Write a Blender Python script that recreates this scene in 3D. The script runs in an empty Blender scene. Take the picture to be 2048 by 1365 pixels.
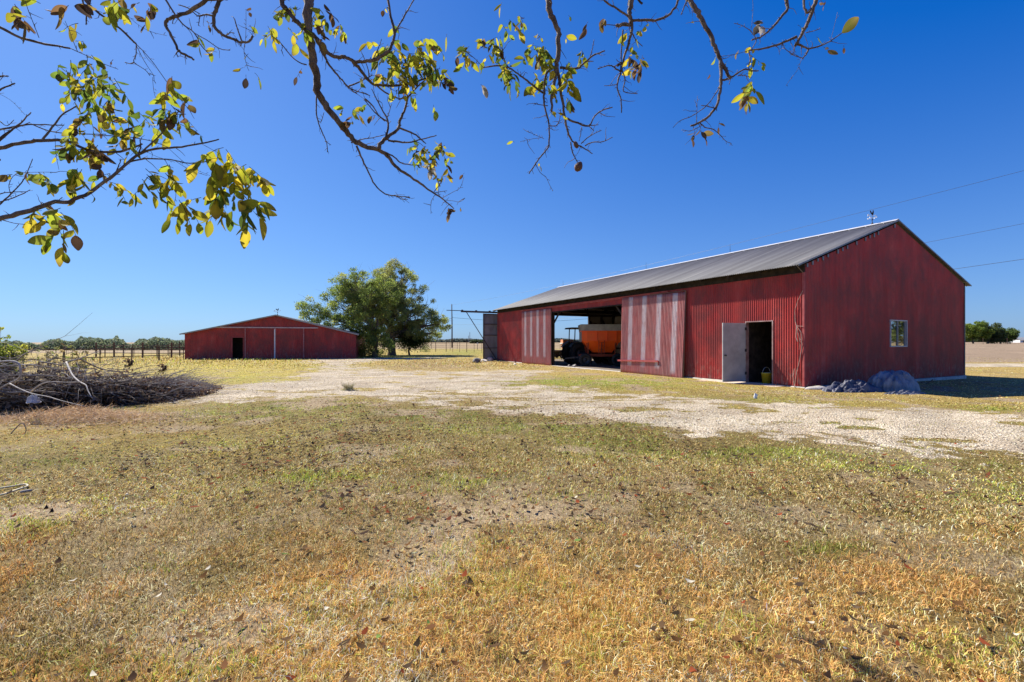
import bpy, math, random
import numpy as np
from mathutils import Vector, Matrix
C = bpy.context.scene.collection
RAD = math.radians
# ---------------------------------------------------------------- camera, sky, sun, exposure
F, X0, Y0, H = 915.0, 1024.0, 684.0, 1.45
cam = bpy.data.cameras.new('camera'); camo = bpy.data.objects.new('camera', cam); C.objects.link(camo)
camo.location = (0, 0, H); camo.rotation_euler = (RAD(90), 0, 0)
cam.sensor_width = 36; cam.lens = F / 2048 * 36; cam.shift_y = 1.5 / 2048
cam.clip_start = 0.05; cam.clip_end = 9000
bpy.context.scene.camera = camo
SUN = Vector((-0.783, 0.582, 1.0)).normalized()
w = bpy.data.worlds.new('World'); bpy.context.scene.world = w; w.use_nodes = True
nt = w.node_tree; nt.nodes.clear()
sky = nt.nodes.new('ShaderNodeTexSky'); sky.sky_type = 'NISHITA'; sky.sun_disc = False
sky.sun_elevation = math.asin(SUN.z); sky.sun_rotation = math.atan2(SUN.x, SUN.y)
sky.altitude = 0; sky.air_density = 1.0; sky.dust_density = 0.3; sky.ozone_density = 3.0
EXPO = 0.88
# grade of the clear sky: one gain and one power per channel, the same in every direction
sc_ = nt.nodes.new('ShaderNodeVectorMath'); sc_.operation = 'SCALE'; sc_.inputs['Scale'].default_value = 0.1
nt.links.new(sky.outputs[0], sc_.inputs[0])
sp_ = nt.nodes.new('ShaderNodeSeparateXYZ'); cb_ = nt.nodes.new('ShaderNodeCombineXYZ'); nt.links.new(sc_.outputs[0], sp_.inputs[0])
for i_, (g_, a_) in enumerate(((.40, .742), (.50, 1.004), (.45, 1.42))):
    pw_ = nt.nodes.new('ShaderNodeMath'); pw_.operation = 'POWER'; pw_.inputs[1].default_value = g_; nt.links.new(sp_.outputs[i_], pw_.inputs[0])
    ml_ = nt.nodes.new('ShaderNodeMath'); ml_.operation = 'MULTIPLY'; ml_.inputs[1].default_value = a_ * 10; nt.links.new(pw_.outputs[0], ml_.inputs[0])
    sb_ = nt.nodes.new('ShaderNodeMath'); sb_.operation = 'SUBTRACT'; sb_.inputs[1].default_value = 3.0; nt.links.new(ml_.outputs[0], sb_.inputs[0])
    mx_ = nt.nodes.new('ShaderNodeMath'); mx_.operation = 'MAXIMUM'; mx_.inputs[1].default_value = .05; nt.links.new(sb_.outputs[0], mx_.inputs[0]); nt.links.new(mx_.outputs[0], cb_.inputs[i_])
bg = nt.nodes.new('ShaderNodeBackground'); bg.inputs[1].default_value = 0.1 / 2 ** EXPO
wo = nt.nodes.new('ShaderNodeOutputWorld')
nt.links.new(cb_.outputs[0], bg.inputs[0]); nt.links.new(bg.outputs[0], wo.inputs[0])
sl = bpy.data.lights.new('sun', 'SUN'); sl.energy = 5.0; sl.angle = RAD(0.5); sl.color = (1.0, 0.95, 0.86)
so = bpy.data.objects.new('sun', sl); C.objects.link(so); so.location = SUN * 50
so.rotation_euler = SUN.to_track_quat('Z', 'Y').to_euler()
vs = bpy.context.scene.view_settings
vs.view_transform = 'Standard'; vs.look = 'None'; vs.gamma = 1; vs.exposure = EXPO
cy = bpy.context.scene.cycles
cy.max_bounces = 6; cy.diffuse_bounces = 3; cy.transmission_bounces = 3; cy.transparent_max_bounces = 6
cy.use_denoising = True; cy.sample_clamp_indirect = 6

# ---------------------------------------------------------------- helpers
def sst(a, b, x):
    t = np.clip((np.asarray(x, float) - a) / (b - a), 0, 1); return t * t * (3 - 2 * t)
def hsh(ix, iy, s):
    n = (ix.astype(np.int64) * 374761393 + iy.astype(np.int64) * 668265263 + s * 974634777) & 0x7fffffff
    n = ((n ^ (n >> 13)) * 1274126177) & 0x7fffffff
    n = n ^ (n >> 16)
    return (n & 0xffffff) / float(0xffffff)
def vn(x, y, s=0):
    ix, iy = np.floor(x), np.floor(y); fx, fy = x - ix, y - iy
    fx, fy = fx * fx * (3 - 2 * fx), fy * fy * (3 - 2 * fy)
    a, b, c, d = hsh(ix, iy, s), hsh(ix + 1, iy, s), hsh(ix, iy + 1, s), hsh(ix + 1, iy + 1, s)
    return (a * (1 - fx) + b * fx) * (1 - fy) + (c * (1 - fx) + d * fx) * fy
def fbm(x, y, s=0, o=4):
    r, a, t = 0, 1.0, 0
    for i in range(o):
        r = r + a * vn(x * 2 ** i + 17.3 * i, y * 2 ** i - 9.1 * i, s + i); t += a; a *= .5
    return r / t
def terrain(x, y):
    x = np.asarray(x, float); y = np.asarray(y, float)
    k = x / np.maximum(y, 1.0)
    left = sst(-.28, -.62, k) * (-.0167 * np.clip(y - 42, 0, 380))
    right = sst(.45, .85, k) * 1.0 * sst(38, 108, y)
    z = np.where(y > 1, left + right, 0.0)
    z = z - .10 * np.exp(-((x - 19.5) ** 2 + (y - 18.5) ** 2) / 22.0)
    near = 1 - sst(60, 140, np.hypot(x, y))
    z = z + near * .035 * (fbm(x * .6, y * .6, 5, 3) - .5)
    return z
def gpt(u, v, dz=0.0):
    y = F * H / (v - Y0); x = (u - X0) / F * y
    return Vector((x, y, float(terrain(x, y)) + dz))
def P(u, v, d): return Vector(((u - X0) / F * d, d, H + (Y0 - v) / F * d))

def mat(name, build):
    m = bpy.data.materials.get(name)
    if m: return m
    m = bpy.data.materials.new(name); m.use_nodes = True; n = m.node_tree; n.nodes.clear()
    out = n.nodes.new('ShaderNodeOutputMaterial'); build(n, out); return m
def N(n, t, **k):
    x = n.nodes.new(t)
    for a, b in k.items(): setattr(x, a, b)
    return x
def ramp(n, stops):
    r = N(n, 'ShaderNodeValToRGB'); e = r.color_ramp.elements
    while len(e) < len(stops): e.new(0.5)
    for q, (p, c) in zip(e, stops): q.position = p; q.color = (*c, 1) if len(c) == 3 else c
    return r
def noise(n, coord, scale, detail=4, mapping=None, rough=.55):
    t = N(n, 'ShaderNodeTexNoise'); t.inputs['Scale'].default_value = scale; t.inputs['Detail'].default_value = detail; t.inputs['Roughness'].default_value = rough
    if mapping:
        mp = N(n, 'ShaderNodeMapping'); mp.inputs['Scale'].default_value = mapping; n.links.new(coord, mp.inputs[0]); coord = mp.outputs[0]
    n.links.new(coord, t.inputs['Vector']); return t
def surf(name, c1, c2, scale=3, rough=.7, metal=0, mapping=None, bump=0, bscale=30, lo=.35, hi=.65, spots=None, spec=.5):
    """two colour weathered surface: noise picks between c1 and c2, optional speckle colour"""
    def b(n, out):
        tc = N(n, 'ShaderNodeTexCoord').outputs['Object']
        t = noise(n, tc, scale, 6, mapping)
        r = ramp(n, [(lo, c1), (hi, c2)]); n.links.new(t.outputs[0], r.inputs[0]); col = r.outputs[0]
        if spots:
            t2 = noise(n, tc, spots[0], 5, mapping); r2 = ramp(n, [(spots[1], (0, 0, 0)), (spots[1] + .08, (1, 1, 1))]); n.links.new(t2.outputs[0], r2.inputs[0])
            mx = N(n, 'ShaderNodeMix', data_type='RGBA'); n.links.new(r2.outputs[0], mx.inputs[0]); n.links.new(col, mx.inputs[6]); mx.inputs[7].default_value = (*spots[2], 1); col = mx.outputs[2]
        p = N(n, 'ShaderNodeBsdfPrincipled'); p.inputs['Roughness'].default_value = rough; p.inputs['Metallic'].default_value = metal
        p.inputs['Specular IOR Level'].default_value = spec
        n.links.new(col, p.inputs['Base Color'])
        if bump:
            t3 = noise(n, tc, bscale, 6); bp = N(n, 'ShaderNodeBump'); bp.inputs['Strength'].default_value = bump; bp.inputs['Distance'].default_value = .02
            n.links.new(t3.outputs[0], bp.inputs['Height']); n.links.new(bp.outputs[0], p.inputs['Normal'])
        n.links.new(p.outputs[0], out.inputs[0])
    return mat(name, b)

class MB:
    def __init__(s): s.v = []; s.f = []; s.c = []
    def add(s, vs, fs, col=None):
        o = len(s.v); s.v += [tuple(p) for p in vs]; s.f += [tuple(i + o for i in q) for q in fs]
        s.c += [col if col else (1, 1, 1)] * len(vs)
    def box(s, x0, x1, y0, y1, z0, z1, M=None):
        v = [Vector((x, y, z)) for z in (z0, z1) for y in (y0, y1) for x in (x0, x1)]
        if M: v = [M @ p for p in v]
        s.add(v, [(0, 2, 3, 1), (4, 5, 7, 6), (0, 1, 5, 4), (2, 6, 7, 3), (0, 4, 6, 2), (1, 3, 7, 5)])
    def beam(s, a, b, wd, ht, up=(0, 0, 1)):
        a, b = Vector(a), Vector(b); d = (b - a).normalized(); up = Vector(up)
        if abs(d.dot(up)) > .98: up = Vector((1, 0, 0))
        sd = d.cross(up).normalized() * wd / 2; u = sd.cross(d).normalized() * ht / 2
        v = [q + i * sd + j * u for q in (a, b) for i, j in ((-1, -1), (1, -1), (1, 1), (-1, 1))]
        s.add(v, [(0, 1, 2, 3), (7, 6, 5, 4), (0, 4, 5, 1), (1, 5, 6, 2), (2, 6, 7, 3), (3, 7, 4, 0)])
    def tube(s, pts, rad, n=6, col=None, cap=True):
        pts = [Vector(p) for p in pts]; k = len(pts)
        if not hasattr(rad, '__len__'): rad = [rad] * k
        vs = []; prev = None
        for i, p in enumerate(pts):
            d = (pts[min(i + 1, k - 1)] - pts[max(i - 1, 0)]); d = d.normalized() if d.length > 1e-9 else Vector((0, 0, 1))
            if prev is None:
                a = d.cross(Vector((0, 0, 1))); a = a if a.length > .05 else d.cross(Vector((1, 0, 0)))
            else: a = prev - d * prev.dot(d)
            a = a.normalized() if a.length > 1e-9 else Vector((1, 0, 0)); prev = a; b = d.cross(a)
            for j in range(n):
                t = 2 * math.pi * j / n; vs.append(p + (a * math.cos(t) + b * math.sin(t)) * rad[i])
        fs = [(i * n + j, i * n + (j + 1) % n, (i + 1) * n + (j + 1) % n, (i + 1) * n + j) for i in range(k - 1) for j in range(n)]
        if cap: fs += [tuple(range(n))[::-1], tuple((k - 1) * n + j for j in range(n))]
        s.add(vs, fs, col)
    def lathe(s, prof, n=24, M=None, col=None):
        vs = [Vector((r * math.cos(2 * math.pi * j / n), r * math.sin(2 * math.pi * j / n), z)) for r, z in prof for j in range(n)]
        if M: vs = [M @ p for p in vs]
        k = len(prof)
        fs = [(i * n + j, i * n + (j + 1) % n, (i + 1) * n + (j + 1) % n, (i + 1) * n + j) for i in range(k - 1) for j in range(n)]
        s.add(vs, fs, col)
    def build(s, name, m, parent=None, smooth=False, cols=False):
        me = bpy.data.meshes.new(name); me.from_pydata(s.v, [], s.f); me.update()
        if smooth: me.shade_smooth()
        if cols:
            a = me.color_attributes.new('Col', 'FLOAT_COLOR', 'POINT')
            a.data.foreach_set('color', np.array([(*c, 1) for c in s.c], dtype=np.float32).ravel())
        me.materials.append(m)
        o = bpy.data.objects.new(name, me); C.objects.link(o)
        if parent: o.parent = parent
        return o
def bevel(o, wd=.01, seg=2):
    b = o.modifiers.new('b', 'BEVEL'); b.width = wd; b.segments = seg; b.limit_method = 'ANGLE'; return o
def empty(name, loc=(0, 0, 0), rz=0):
    o = bpy.data.objects.new(name, None); C.objects.link(o); o.location = loc; o.rotation_euler = (0, 0, rz); o.empty_display_size = .2; return o
def tag(o, label=None, cat=None, group=None, kind=None):
    if label: o['label'] = label
    if cat: o['category'] = cat
    if group: o['group'] = group
    if kind: o['kind'] = kind
    return o
def npmesh(name, V, T, m, col=None, parent=None, smooth=False, extra=None):
    """V (n,3) float, T (k,3|4) int"""
    me = bpy.data.meshes.new(name); n = T.shape[1]
    me.vertices.add(len(V)); me.vertices.foreach_set('co', np.ascontiguousarray(V, np.float32).ravel())
    me.loops.add(T.size); me.loops.foreach_set('vertex_index', np.ascontiguousarray(T, np.int32).ravel())
    me.polygons.add(len(T)); me.polygons.foreach_set('loop_start', np.arange(0, T.size, n, dtype=np.int32))
    me.update(calc_edges=True)
    if smooth: me.shade_smooth()
    for nm, c in (('Col', col), ('Mask', extra)):
        if c is not None:
            a = me.color_attributes.new(nm, 'FLOAT_COLOR', 'POINT')
            c4 = np.ones((len(V), 4), np.float32); c4[:, :3] = c; a.data.foreach_set('color', c4.ravel())
    me.materials.append(m)
    o = bpy.data.objects.new(name, me); C.objects.link(o)
    if parent: o.parent = parent
    return o
def copy_tree(o, parent=None):
    c = o.copy(); C.objects.link(c)
    if parent: c.parent = parent
    for ch in list(o.children): copy_tree(ch, c)
    return c

# ---------------------------------------------------------------- ground cover maps
def poly_world(pts): return np.array([tuple(gpt(u, v))[:2] if v < 5000 else (u, v) for u, v in pts])
def poly_dist(x, y, poly):
    """signed distance, positive inside"""
    d2 = np.full(x.shape, 1e18); ins = np.zeros(x.shape, bool); n = len(poly)
    for i in range(n):
        ax, ay = poly[i]; bx, by = poly[(i + 1) % n]
        ex, ey = bx - ax, by - ay
        t = np.clip(((x - ax) * ex + (y - ay) * ey) / (ex * ex + ey * ey + 1e-12), 0, 1)
        d2 = np.minimum(d2, (x - ax - t * ex) ** 2 + (y - ay - t * ey) ** 2)
        c = ((ay > y) != (by > y)) & (x < (bx - ax) * (y - ay) / (by - ay + 1e-12) + ax)
        ins ^= c
    return np.where(ins, 1, -1) * np.sqrt(d2)
GRAVEL = poly_world([(2500, 860), (2048, 832), (1800, 818), (1600, 804), (1400, 793), (1240, 783), (1080, 770), (1010, 764), (1060, 754), (1092, 742),
    (1040, 739), (930, 742), (800, 743), (740, 738), (715, 730), (728, 724), (790, 720), (900, 717), (900, 714.5), (790, 715.5), (590, 718), (612, 724), (630, 732), (628, 744),
    (590, 757), (530, 766), (450, 772), (400, 782), (350, 797), (420, 808), (520, 801), (620, 795), (700, 793), (790, 799), (880, 812), (980, 826), (1100, 838),
    (1250, 852), (1400, 868), (1600, 884), (1800, 899), (2048, 914), (2500, 950)])
SMALLG = poly_world([(600, 948), (640, 930), (680, 910), (720, 898), (770, 905), (775, 930), (720, 938), (660, 946)])
ROADR = np.array([(20.5, 30.6), (60, 30.6), (140, 34), (140, 28.8), (60, 26.6), (20.5, 26.2)])
def img(x, y):
    yy = np.maximum(y, .25); return X0 + F * x / yy, Y0 + F * H / yy
def blob(u, v, cu, cv, ru, rv): return np.exp(-(((u - cu) / ru) ** 2 + ((v - cv) / rv) ** 2))
def cover(x, y):
    """masks in world space: gravel, green, orange, mauve, pale, yellow"""
    u, v = img(x, y)
    dist = np.hypot(x, y)
    g1 = poly_dist(x, y, GRAVEL); sc = .35 + dist * .02
    nz = (fbm(x * 1.1, y * 1.1, 1, 5) - .5) * 2; nz2 = (fbm(x * 5, y * 5, 11, 3) - .5) * 2
    gr = sst(-.75, .85, g1 / sc / 1.3 + nz * 1.5 + nz2 * .9)
    # grass creeping over the track
    tuft = sst(.56, .66, fbm(x * .8, y * 1.7, 21, 5)) * sst(750, 790, v)
    gr = gr * (1 - .30 * sst(.52, .62, fbm(x * 3.5, y * 3.5, 25, 3))) * (1 - .8 * tuft * blob(u, v, 1250, 815, 500, 45)) * (1 - .6 * sst(.6, .7, fbm(x * 1.2, y * 2.2, 22, 4)))
    gs = sst(-.3, .8, poly_dist(x, y, SMALLG) / .3 + nz * .9 + nz2 * .8) * .42
    rr = sst(-.3, .3, poly_dist(x, y, ROADR) / .5 + nz * .3)
    isl = sst(.56, .66, fbm(x * .9 + 7, y * 1.9, 27, 5)) * sst(800, 840, v) * (.50 - .30 * sst(1250, 1500, u)) + sst(.50, .62, fbm(x * .8, y * 2.0, 28, 5)) * blob(u, v, 1220, 798, 300, 24) * .6
    gravel = np.maximum(np.maximum(gr * (1 - np.clip(isl, 0, .85)), gs), rr)
    n1 = fbm(x * .9, y * .9, 31, 4); n2 = fbm(x * 2.6, y * 2.6, 41, 4); n3 = fbm(x * .35, y * .35, 51, 3)
    green = sst(.60, .76, n2 * .6 + n1 * .4) * (.55 - .35 * sst(900, 1050, v))
    def add(m, cu, cv, ru, rv, s, lo=.35, hi=.6): return np.maximum(m, blob(u, v, cu, cv, ru, rv) * s * sst(lo, hi, n2 + .08))
    for a in ((590, 812, 140, 12, 1.0), (860, 832, 170, 14, .9), (640, 965, 110, 20, .8), (930, 965, 90, 20, .6), (1250, 890, 200, 30, .6), (100, 920, 130, 14, .6),
              (1180, 765, 220, 12, 1.3), (1480, 800, 160, 10, .5), (1950, 1300, 90, 30, 1.0), (1660, 1100, 60, 12, .7), (300, 1330, 230, 45, .35), (820, 1060, 50, 14, .5),
              (650, 1235, 50, 20, .3), (1960, 820, 90, 8, .7), (760, 716, 110, 3.0, 1.3), (930, 705, 60, 8, .9), (1800, 930, 200, 20, .5), (340, 1130, 60, 25, .35), (1500, 1180, 40, 12, .4), (2000, 985, 100, 30, .5),
              (1520, 910, 160, 18, .6), (500, 760, 110, 10, .5), (60, 1050, 70, 16, .6), (740, 900, 80, 12, .6), (1050, 855, 260, 14, .8), (1500, 905, 300, 14, .8), (1850, 935, 200, 12, .7), (480, 830, 160, 12, .8), (1330, 850, 200, 8, .7), (660, 735, 60, 6, .5), (1780, 850, 260, 7, 1.0)):
        green = add(green, *a)
    orange = sst(1000, 1150, v) * sst(.30, .62, n1 * .5 + n2 * .5) * .9
    orange = np.maximum(orange, blob(u, v, 200, 850, 240, 40) * .6)
    mauve = blob(u, v, 1000, 1010, 520, 90) * sst(.3, .6, n1) * .75
    mauve = np.maximum(mauve, blob(u, v, 1350, 1080, 260, 50) * .6)
    mauve = np.maximum(mauve, blob(u, v, 860, 734, 110, 10) * .7)
    mauve = np.maximum(mauve, sst(.6, .75, n1) * .4)
    pale = sst(.50, .72, fbm(x * 1.6, y * 1.6, 61, 4)) * sst(930, 1060, v) * .6
    yellow = blob(u, v, 430, 745, 260, 32) * 1.0
    yellow = np.maximum(yellow, blob(u, v, 300, 880, 420, 45) * .55)
    yellow = np.maximum(yellow, blob(u, v, 1750, 815, 400, 14) * .5)
    yellow = np.maximum(yellow, blob(u, v, 1200, 775, 240, 14) * .6)
    yellow = np.maximum(yellow, sst(28, 60, dist) * .35)
    return gravel, np.clip(green, 0, 1), orange, np.clip(mauve, 0, 1), pale, yellow, n1, n2
PAL = dict(base=(.48, .345, .11), orange=(.55, .32, .075), mauve=(.36, .26, .13), pale=(.64, .49, .24), yellow=(.52, .42, .075), green=(.26, .28, .05),
           gravel=(.58, .51, .42))
def bare(x, y):
    u, v = img(x, y)
    b = sst(.53, .66, fbm(x * 1.3, y * 1.3, 87, 5)) * (.45 + .55 * sst(.35, .6, fbm(x * .4, y * .4, 88, 3)))
    b = np.maximum(b, .75 * blob(u, v, 1050, 1010, 420, 60) * sst(.40, .60, fbm(x * 2.2, y * 2.2, 89, 4)))
    b = np.maximum(b, .8 * blob(u, v, 560, 1050, 260, 60) * sst(.45, .62, fbm(x * 2.0, y * 2.0, 90, 4)))
    return b * (1 - sst(20, 40, np.hypot(x, y)))
def cover_color(x, y):
    g, gn, og, mv, pl, yl, n1, n2 = cover(x, y)
    c = np.ones(x.shape + (3,)) * PAL['base']
    def mix(c, k, a): return c * (1 - a[..., None]) + np.array(PAL[k]) * a[..., None]
    c = mix(c, 'yellow', yl); c = mix(c, 'orange', og * .8); c = mix(c, 'mauve', mv); c = mix(c, 'pale', pl * .55); c = mix(c, 'green', gn * .85)
    c = c * (.66 + .60 * n2[..., None]) * (1 - .48 * (1 - sst(7, 20, np.hypot(x, y))))[..., None]  # ground near the camera darkened to stand in for shade between blades
    bb = bare(x, y)[..., None]; c = c * (1 - bb) + np.array((.38, .285, .17)) * (.8 + .4 * n1[..., None]) * bb
    u, v = img(x, y)
    # dry pinkish stubble fields far right and far centre
    st = sst(.75, .95, x / np.maximum(y, 1)) * sst(31, 33, y) * (y > 0)
    st = np.maximum(st, sst(85, 100, y) * .8)
    c = c * (1 - st[..., None]) + np.array((.36, .265, .175)) * (.75 + .5 * fbm(x * .12, y * .5, 71, 3)[..., None]) * st[..., None]
    return c, g, gn
# ---------------------------------------------------------------- ground sheet
def m_ground(n, out):
    a = N(n, 'ShaderNodeAttribute', attribute_name='Col'); mk = N(n, 'ShaderNodeAttribute', attribute_name='Mask')
    pos = N(n, 'ShaderNodeNewGeometry').outputs['Position']
    sep = N(n, 'ShaderNodeSeparateColor'); n.links.new(mk.outputs['Color'], sep.inputs[0])
    # earth and thatch: fine noise breaks the cover colour
    t1 = noise(n, pos, 38, 6, None, .7); t2 = noise(n, pos, 7, 5, None, .65)
    r1 = ramp(n, [(.30, (.28, .26, .24)), (.5, (.8, .8, .8)), (.72, (1.45, 1.42, 1.35))]); n.links.new(t1.outputs[0], r1.inputs[0])
    r2 = ramp(n, [(.3, (.62, .6, .56)), (.7, (1.2, 1.2, 1.2))]); n.links.new(t2.outputs[0], r2.inputs[0])
    m1 = N(n, 'ShaderNodeMix', data_type='RGBA', blend_type='MULTIPLY'); m1.inputs[0].default_value = 1
    n.links.new(a.outputs['Color'], m1.inputs[6]); n.links.new(r1.outputs[0], m1.inputs[7])
    m2 = N(n, 'ShaderNodeMix', data_type='RGBA', blend_type='MULTIPLY'); m2.inputs[0].default_value = 1
    n.links.new(m1.outputs[2], m2.inputs[6]); n.links.new(r2.outputs[0], m2.inputs[7])
    # limestone gravel: voronoi stones
    vo = N(n, 'ShaderNodeTexVoronoi'); vo.inputs['Scale'].default_value = 38; n.links.new(pos, vo.inputs['Vector'])
    vo2 = N(n, 'ShaderNodeTexVoronoi'); vo2.inputs['Scale'].default_value = 9; n.links.new(pos, vo2.inputs['Vector'])
    rg = ramp(n, [(0, (.40, .35, .26)), (.35, (.60, .54, .41)), (.75, (.76, .70, .57)), (1, (.47, .42, .32))])
    sepc = N(n, 'ShaderNodeSeparateColor'); n.links.new(vo.outputs['Color'], sepc.inputs[0]); n.links.new(sepc.outputs[0], rg.inputs[0])
    rd = ramp(n, [(.25, (1, 1, 1)), (.80, (.45, .39, .33))]); n.links.new(vo.outputs['Distance'], rd.inputs[0])
    rd2 = ramp(n, [(.3, (1, 1, 1)), (.95, (.78, .74, .68))]); n.links.new(vo2.outputs['Distance'], rd2.inputs[0])
    mg = N(n, 'ShaderNodeMix', data_type='RGBA', blend_type='MULTIPLY'); mg.inputs[0].default_value = 1
    n.links.new(rg.outputs[0], mg.inputs[6]); n.links.new(rd.outputs[0], mg.inputs[7])
    mg2 = N(n, 'ShaderNodeMix', data_type='RGBA', blend_type='MULTIPLY'); mg2.inputs[0].default_value = .6
    n.links.new(mg.outputs[2], mg2.inputs[6]); n.links.new(rd2.outputs[0], mg2.inputs[7])
    tg = noise(n, pos, .9, 5, None, .6); rtg = ramp(n, [(.35, (.78, .72, .66)), (.65, (1.12, 1.1, 1.06))]); n.links.new(tg.outputs[0], rtg.inputs[0])
    mg3 = N(n, 'ShaderNodeMix', data_type='RGBA', blend_type='MULTIPLY'); mg3.inputs[0].default_value = 1
    n.links.new(mg2.outputs[2], mg3.inputs[6]); n.links.new(rtg.outputs[0], mg3.inputs[7])
    tone = N(n, 'ShaderNodeVectorMath', operation='SCALE'); n.links.new(mg3.outputs[2], tone.inputs[0]); tq = N(n, 'ShaderNodeMath', operation='MULTIPLY_ADD'); n.links.new(sep.outputs[2], tq.inputs[0]); tq.inputs[1].default_value = .9; tq.inputs[2].default_value = .50; n.links.new(tq.outputs[0], tone.inputs['Scale'])
    # break the gravel edge with stone-size noise
    ad = N(n, 'ShaderNodeMath', operation='ADD'); n.links.new(sep.outputs[0], ad.inputs[0]); sc = N(n, 'ShaderNodeMath', operation='MULTIPLY_ADD')
    te = noise(n, pos, 14, 5, None, .7); n.links.new(te.outputs[0], sc.inputs[0]); sc.inputs[1].default_value = 1.1; sc.inputs[2].default_value = -.55
    n.links.new(sc.outputs[0], ad.inputs[1]); rm = ramp(n, [(.42, (0, 0, 0)), (.58, (1, 1, 1))]); n.links.new(ad.outputs[0], rm.inputs[0])
    mx = N(n, 'ShaderNodeMix', data_type='RGBA'); n.links.new(rm.outputs[0], mx.inputs[0]); n.links.new(m2.outputs[2], mx.inputs[6]); n.links.new(tone.outputs[0], mx.inputs[7])
    p = N(n, 'ShaderNodeBsdfPrincipled'); p.inputs['Roughness'].default_value = .9; p.inputs['Specular IOR Level'].default_value = .15
    n.links.new(mx.outputs[2], p.inputs['Base Color'])
    bp = N(n, 'ShaderNodeBump'); bp.inputs['Strength'].default_value = .8; bp.inputs['Distance'].default_value = .03
    mh = N(n, 'ShaderNodeMix', data_type='FLOAT'); n.links.new(rm.outputs[0], mh.inputs[0]); n.links.new(t1.outputs[0], mh.inputs[2])
    iv = N(n, 'ShaderNodeMath', operation='SUBTRACT'); iv.inputs[0].default_value = 1; n.links.new(vo.outputs['Distance'], iv.inputs[1]); n.links.new(iv.outputs[0], mh.inputs[3])
    n.links.new(mh.outputs[0], bp.inputs['Height']); n.links.new(bp.outputs[0], p.inputs['Normal'])
    n.links.new(p.outputs[0], out.inputs[0])
M_GROUND = mat('ground_cover', m_ground)
ang = np.concatenate([np.arange(-180, -66, 3.0), np.arange(-66, 66, .16), np.arange(66, 180.1, 3.0)])
rr_ = np.concatenate([[.02, .5], np.exp(np.linspace(math.log(1.0), math.log(70), 620)), np.exp(np.linspace(math.log(73), math.log(7000), 90))])
AA, RR = np.meshgrid(np.radians(ang), rr_)
gx, gy = RR * np.sin(AA), RR * np.cos(AA)
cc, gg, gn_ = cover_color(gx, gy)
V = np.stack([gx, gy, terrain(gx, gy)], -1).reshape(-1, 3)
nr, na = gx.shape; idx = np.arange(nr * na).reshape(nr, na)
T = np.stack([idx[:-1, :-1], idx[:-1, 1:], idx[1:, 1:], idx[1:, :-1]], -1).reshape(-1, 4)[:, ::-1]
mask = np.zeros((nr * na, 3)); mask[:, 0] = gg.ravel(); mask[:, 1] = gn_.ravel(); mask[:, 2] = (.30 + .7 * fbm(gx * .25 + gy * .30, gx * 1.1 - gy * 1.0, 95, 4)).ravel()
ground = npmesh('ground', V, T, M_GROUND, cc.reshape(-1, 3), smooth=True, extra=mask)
tag(ground, kind='structure')

# ---------------------------------------------------------------- grass blades (uncountable)
def m_leafy(name, trans=.35, rough=.6, spec=.25):
    def b(n, out):
        a = N(n, 'ShaderNodeAttribute', attribute_name='Col')
        p = N(n, 'ShaderNodeBsdfPrincipled'); p.inputs['Roughness'].default_value = rough; p.inputs['Specular IOR Level'].default_value = spec
        n.links.new(a.outputs['Color'], p.inputs['Base Color'])
        t = N(n, 'ShaderNodeBsdfTranslucent'); n.links.new(a.outputs['Color'], t.inputs[0])
        m = N(n, 'ShaderNodeMixShader'); m.inputs[0].default_value = trans
        n.links.new(p.outputs[0], m.inputs[1]); n.links.new(t.outputs[0], m.inputs[2]); n.links.new(m.outputs[0], out.inputs[0])
    return mat(name, b)
M_GRASS = m_leafy('grass_blade', .3)
rng = np.random.default_rng(7)
BARN = dict(A=np.array((9.12, 14.29)), th=.463, W=11.03, L=22.9)
def in_barn(x, y, m=0.0):
    dx, dy = x - BARN['A'][0], y - BARN['A'][1]; c, s = math.cos(BARN['th']), math.sin(BARN['th'])
    lx, ly = dx * c + dy * s, -dx * s + dy * c
    a = (lx > -m) & (lx < BARN['W'] + m) & (ly > -m) & (ly < BARN['L'] + m)
    c2, s2 = math.cos(RAD(12)), math.sin(RAD(12)); ex_, ey_ = x + 26.9, y - 37.6; qx, qy = ex_ * c2 + ey_ * s2, -ex_ * s2 + ey_ * c2
    b = (qx > 0) & (qx < 13.4) & (qy > 0) & (qy < 8)
    return a | b
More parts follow.
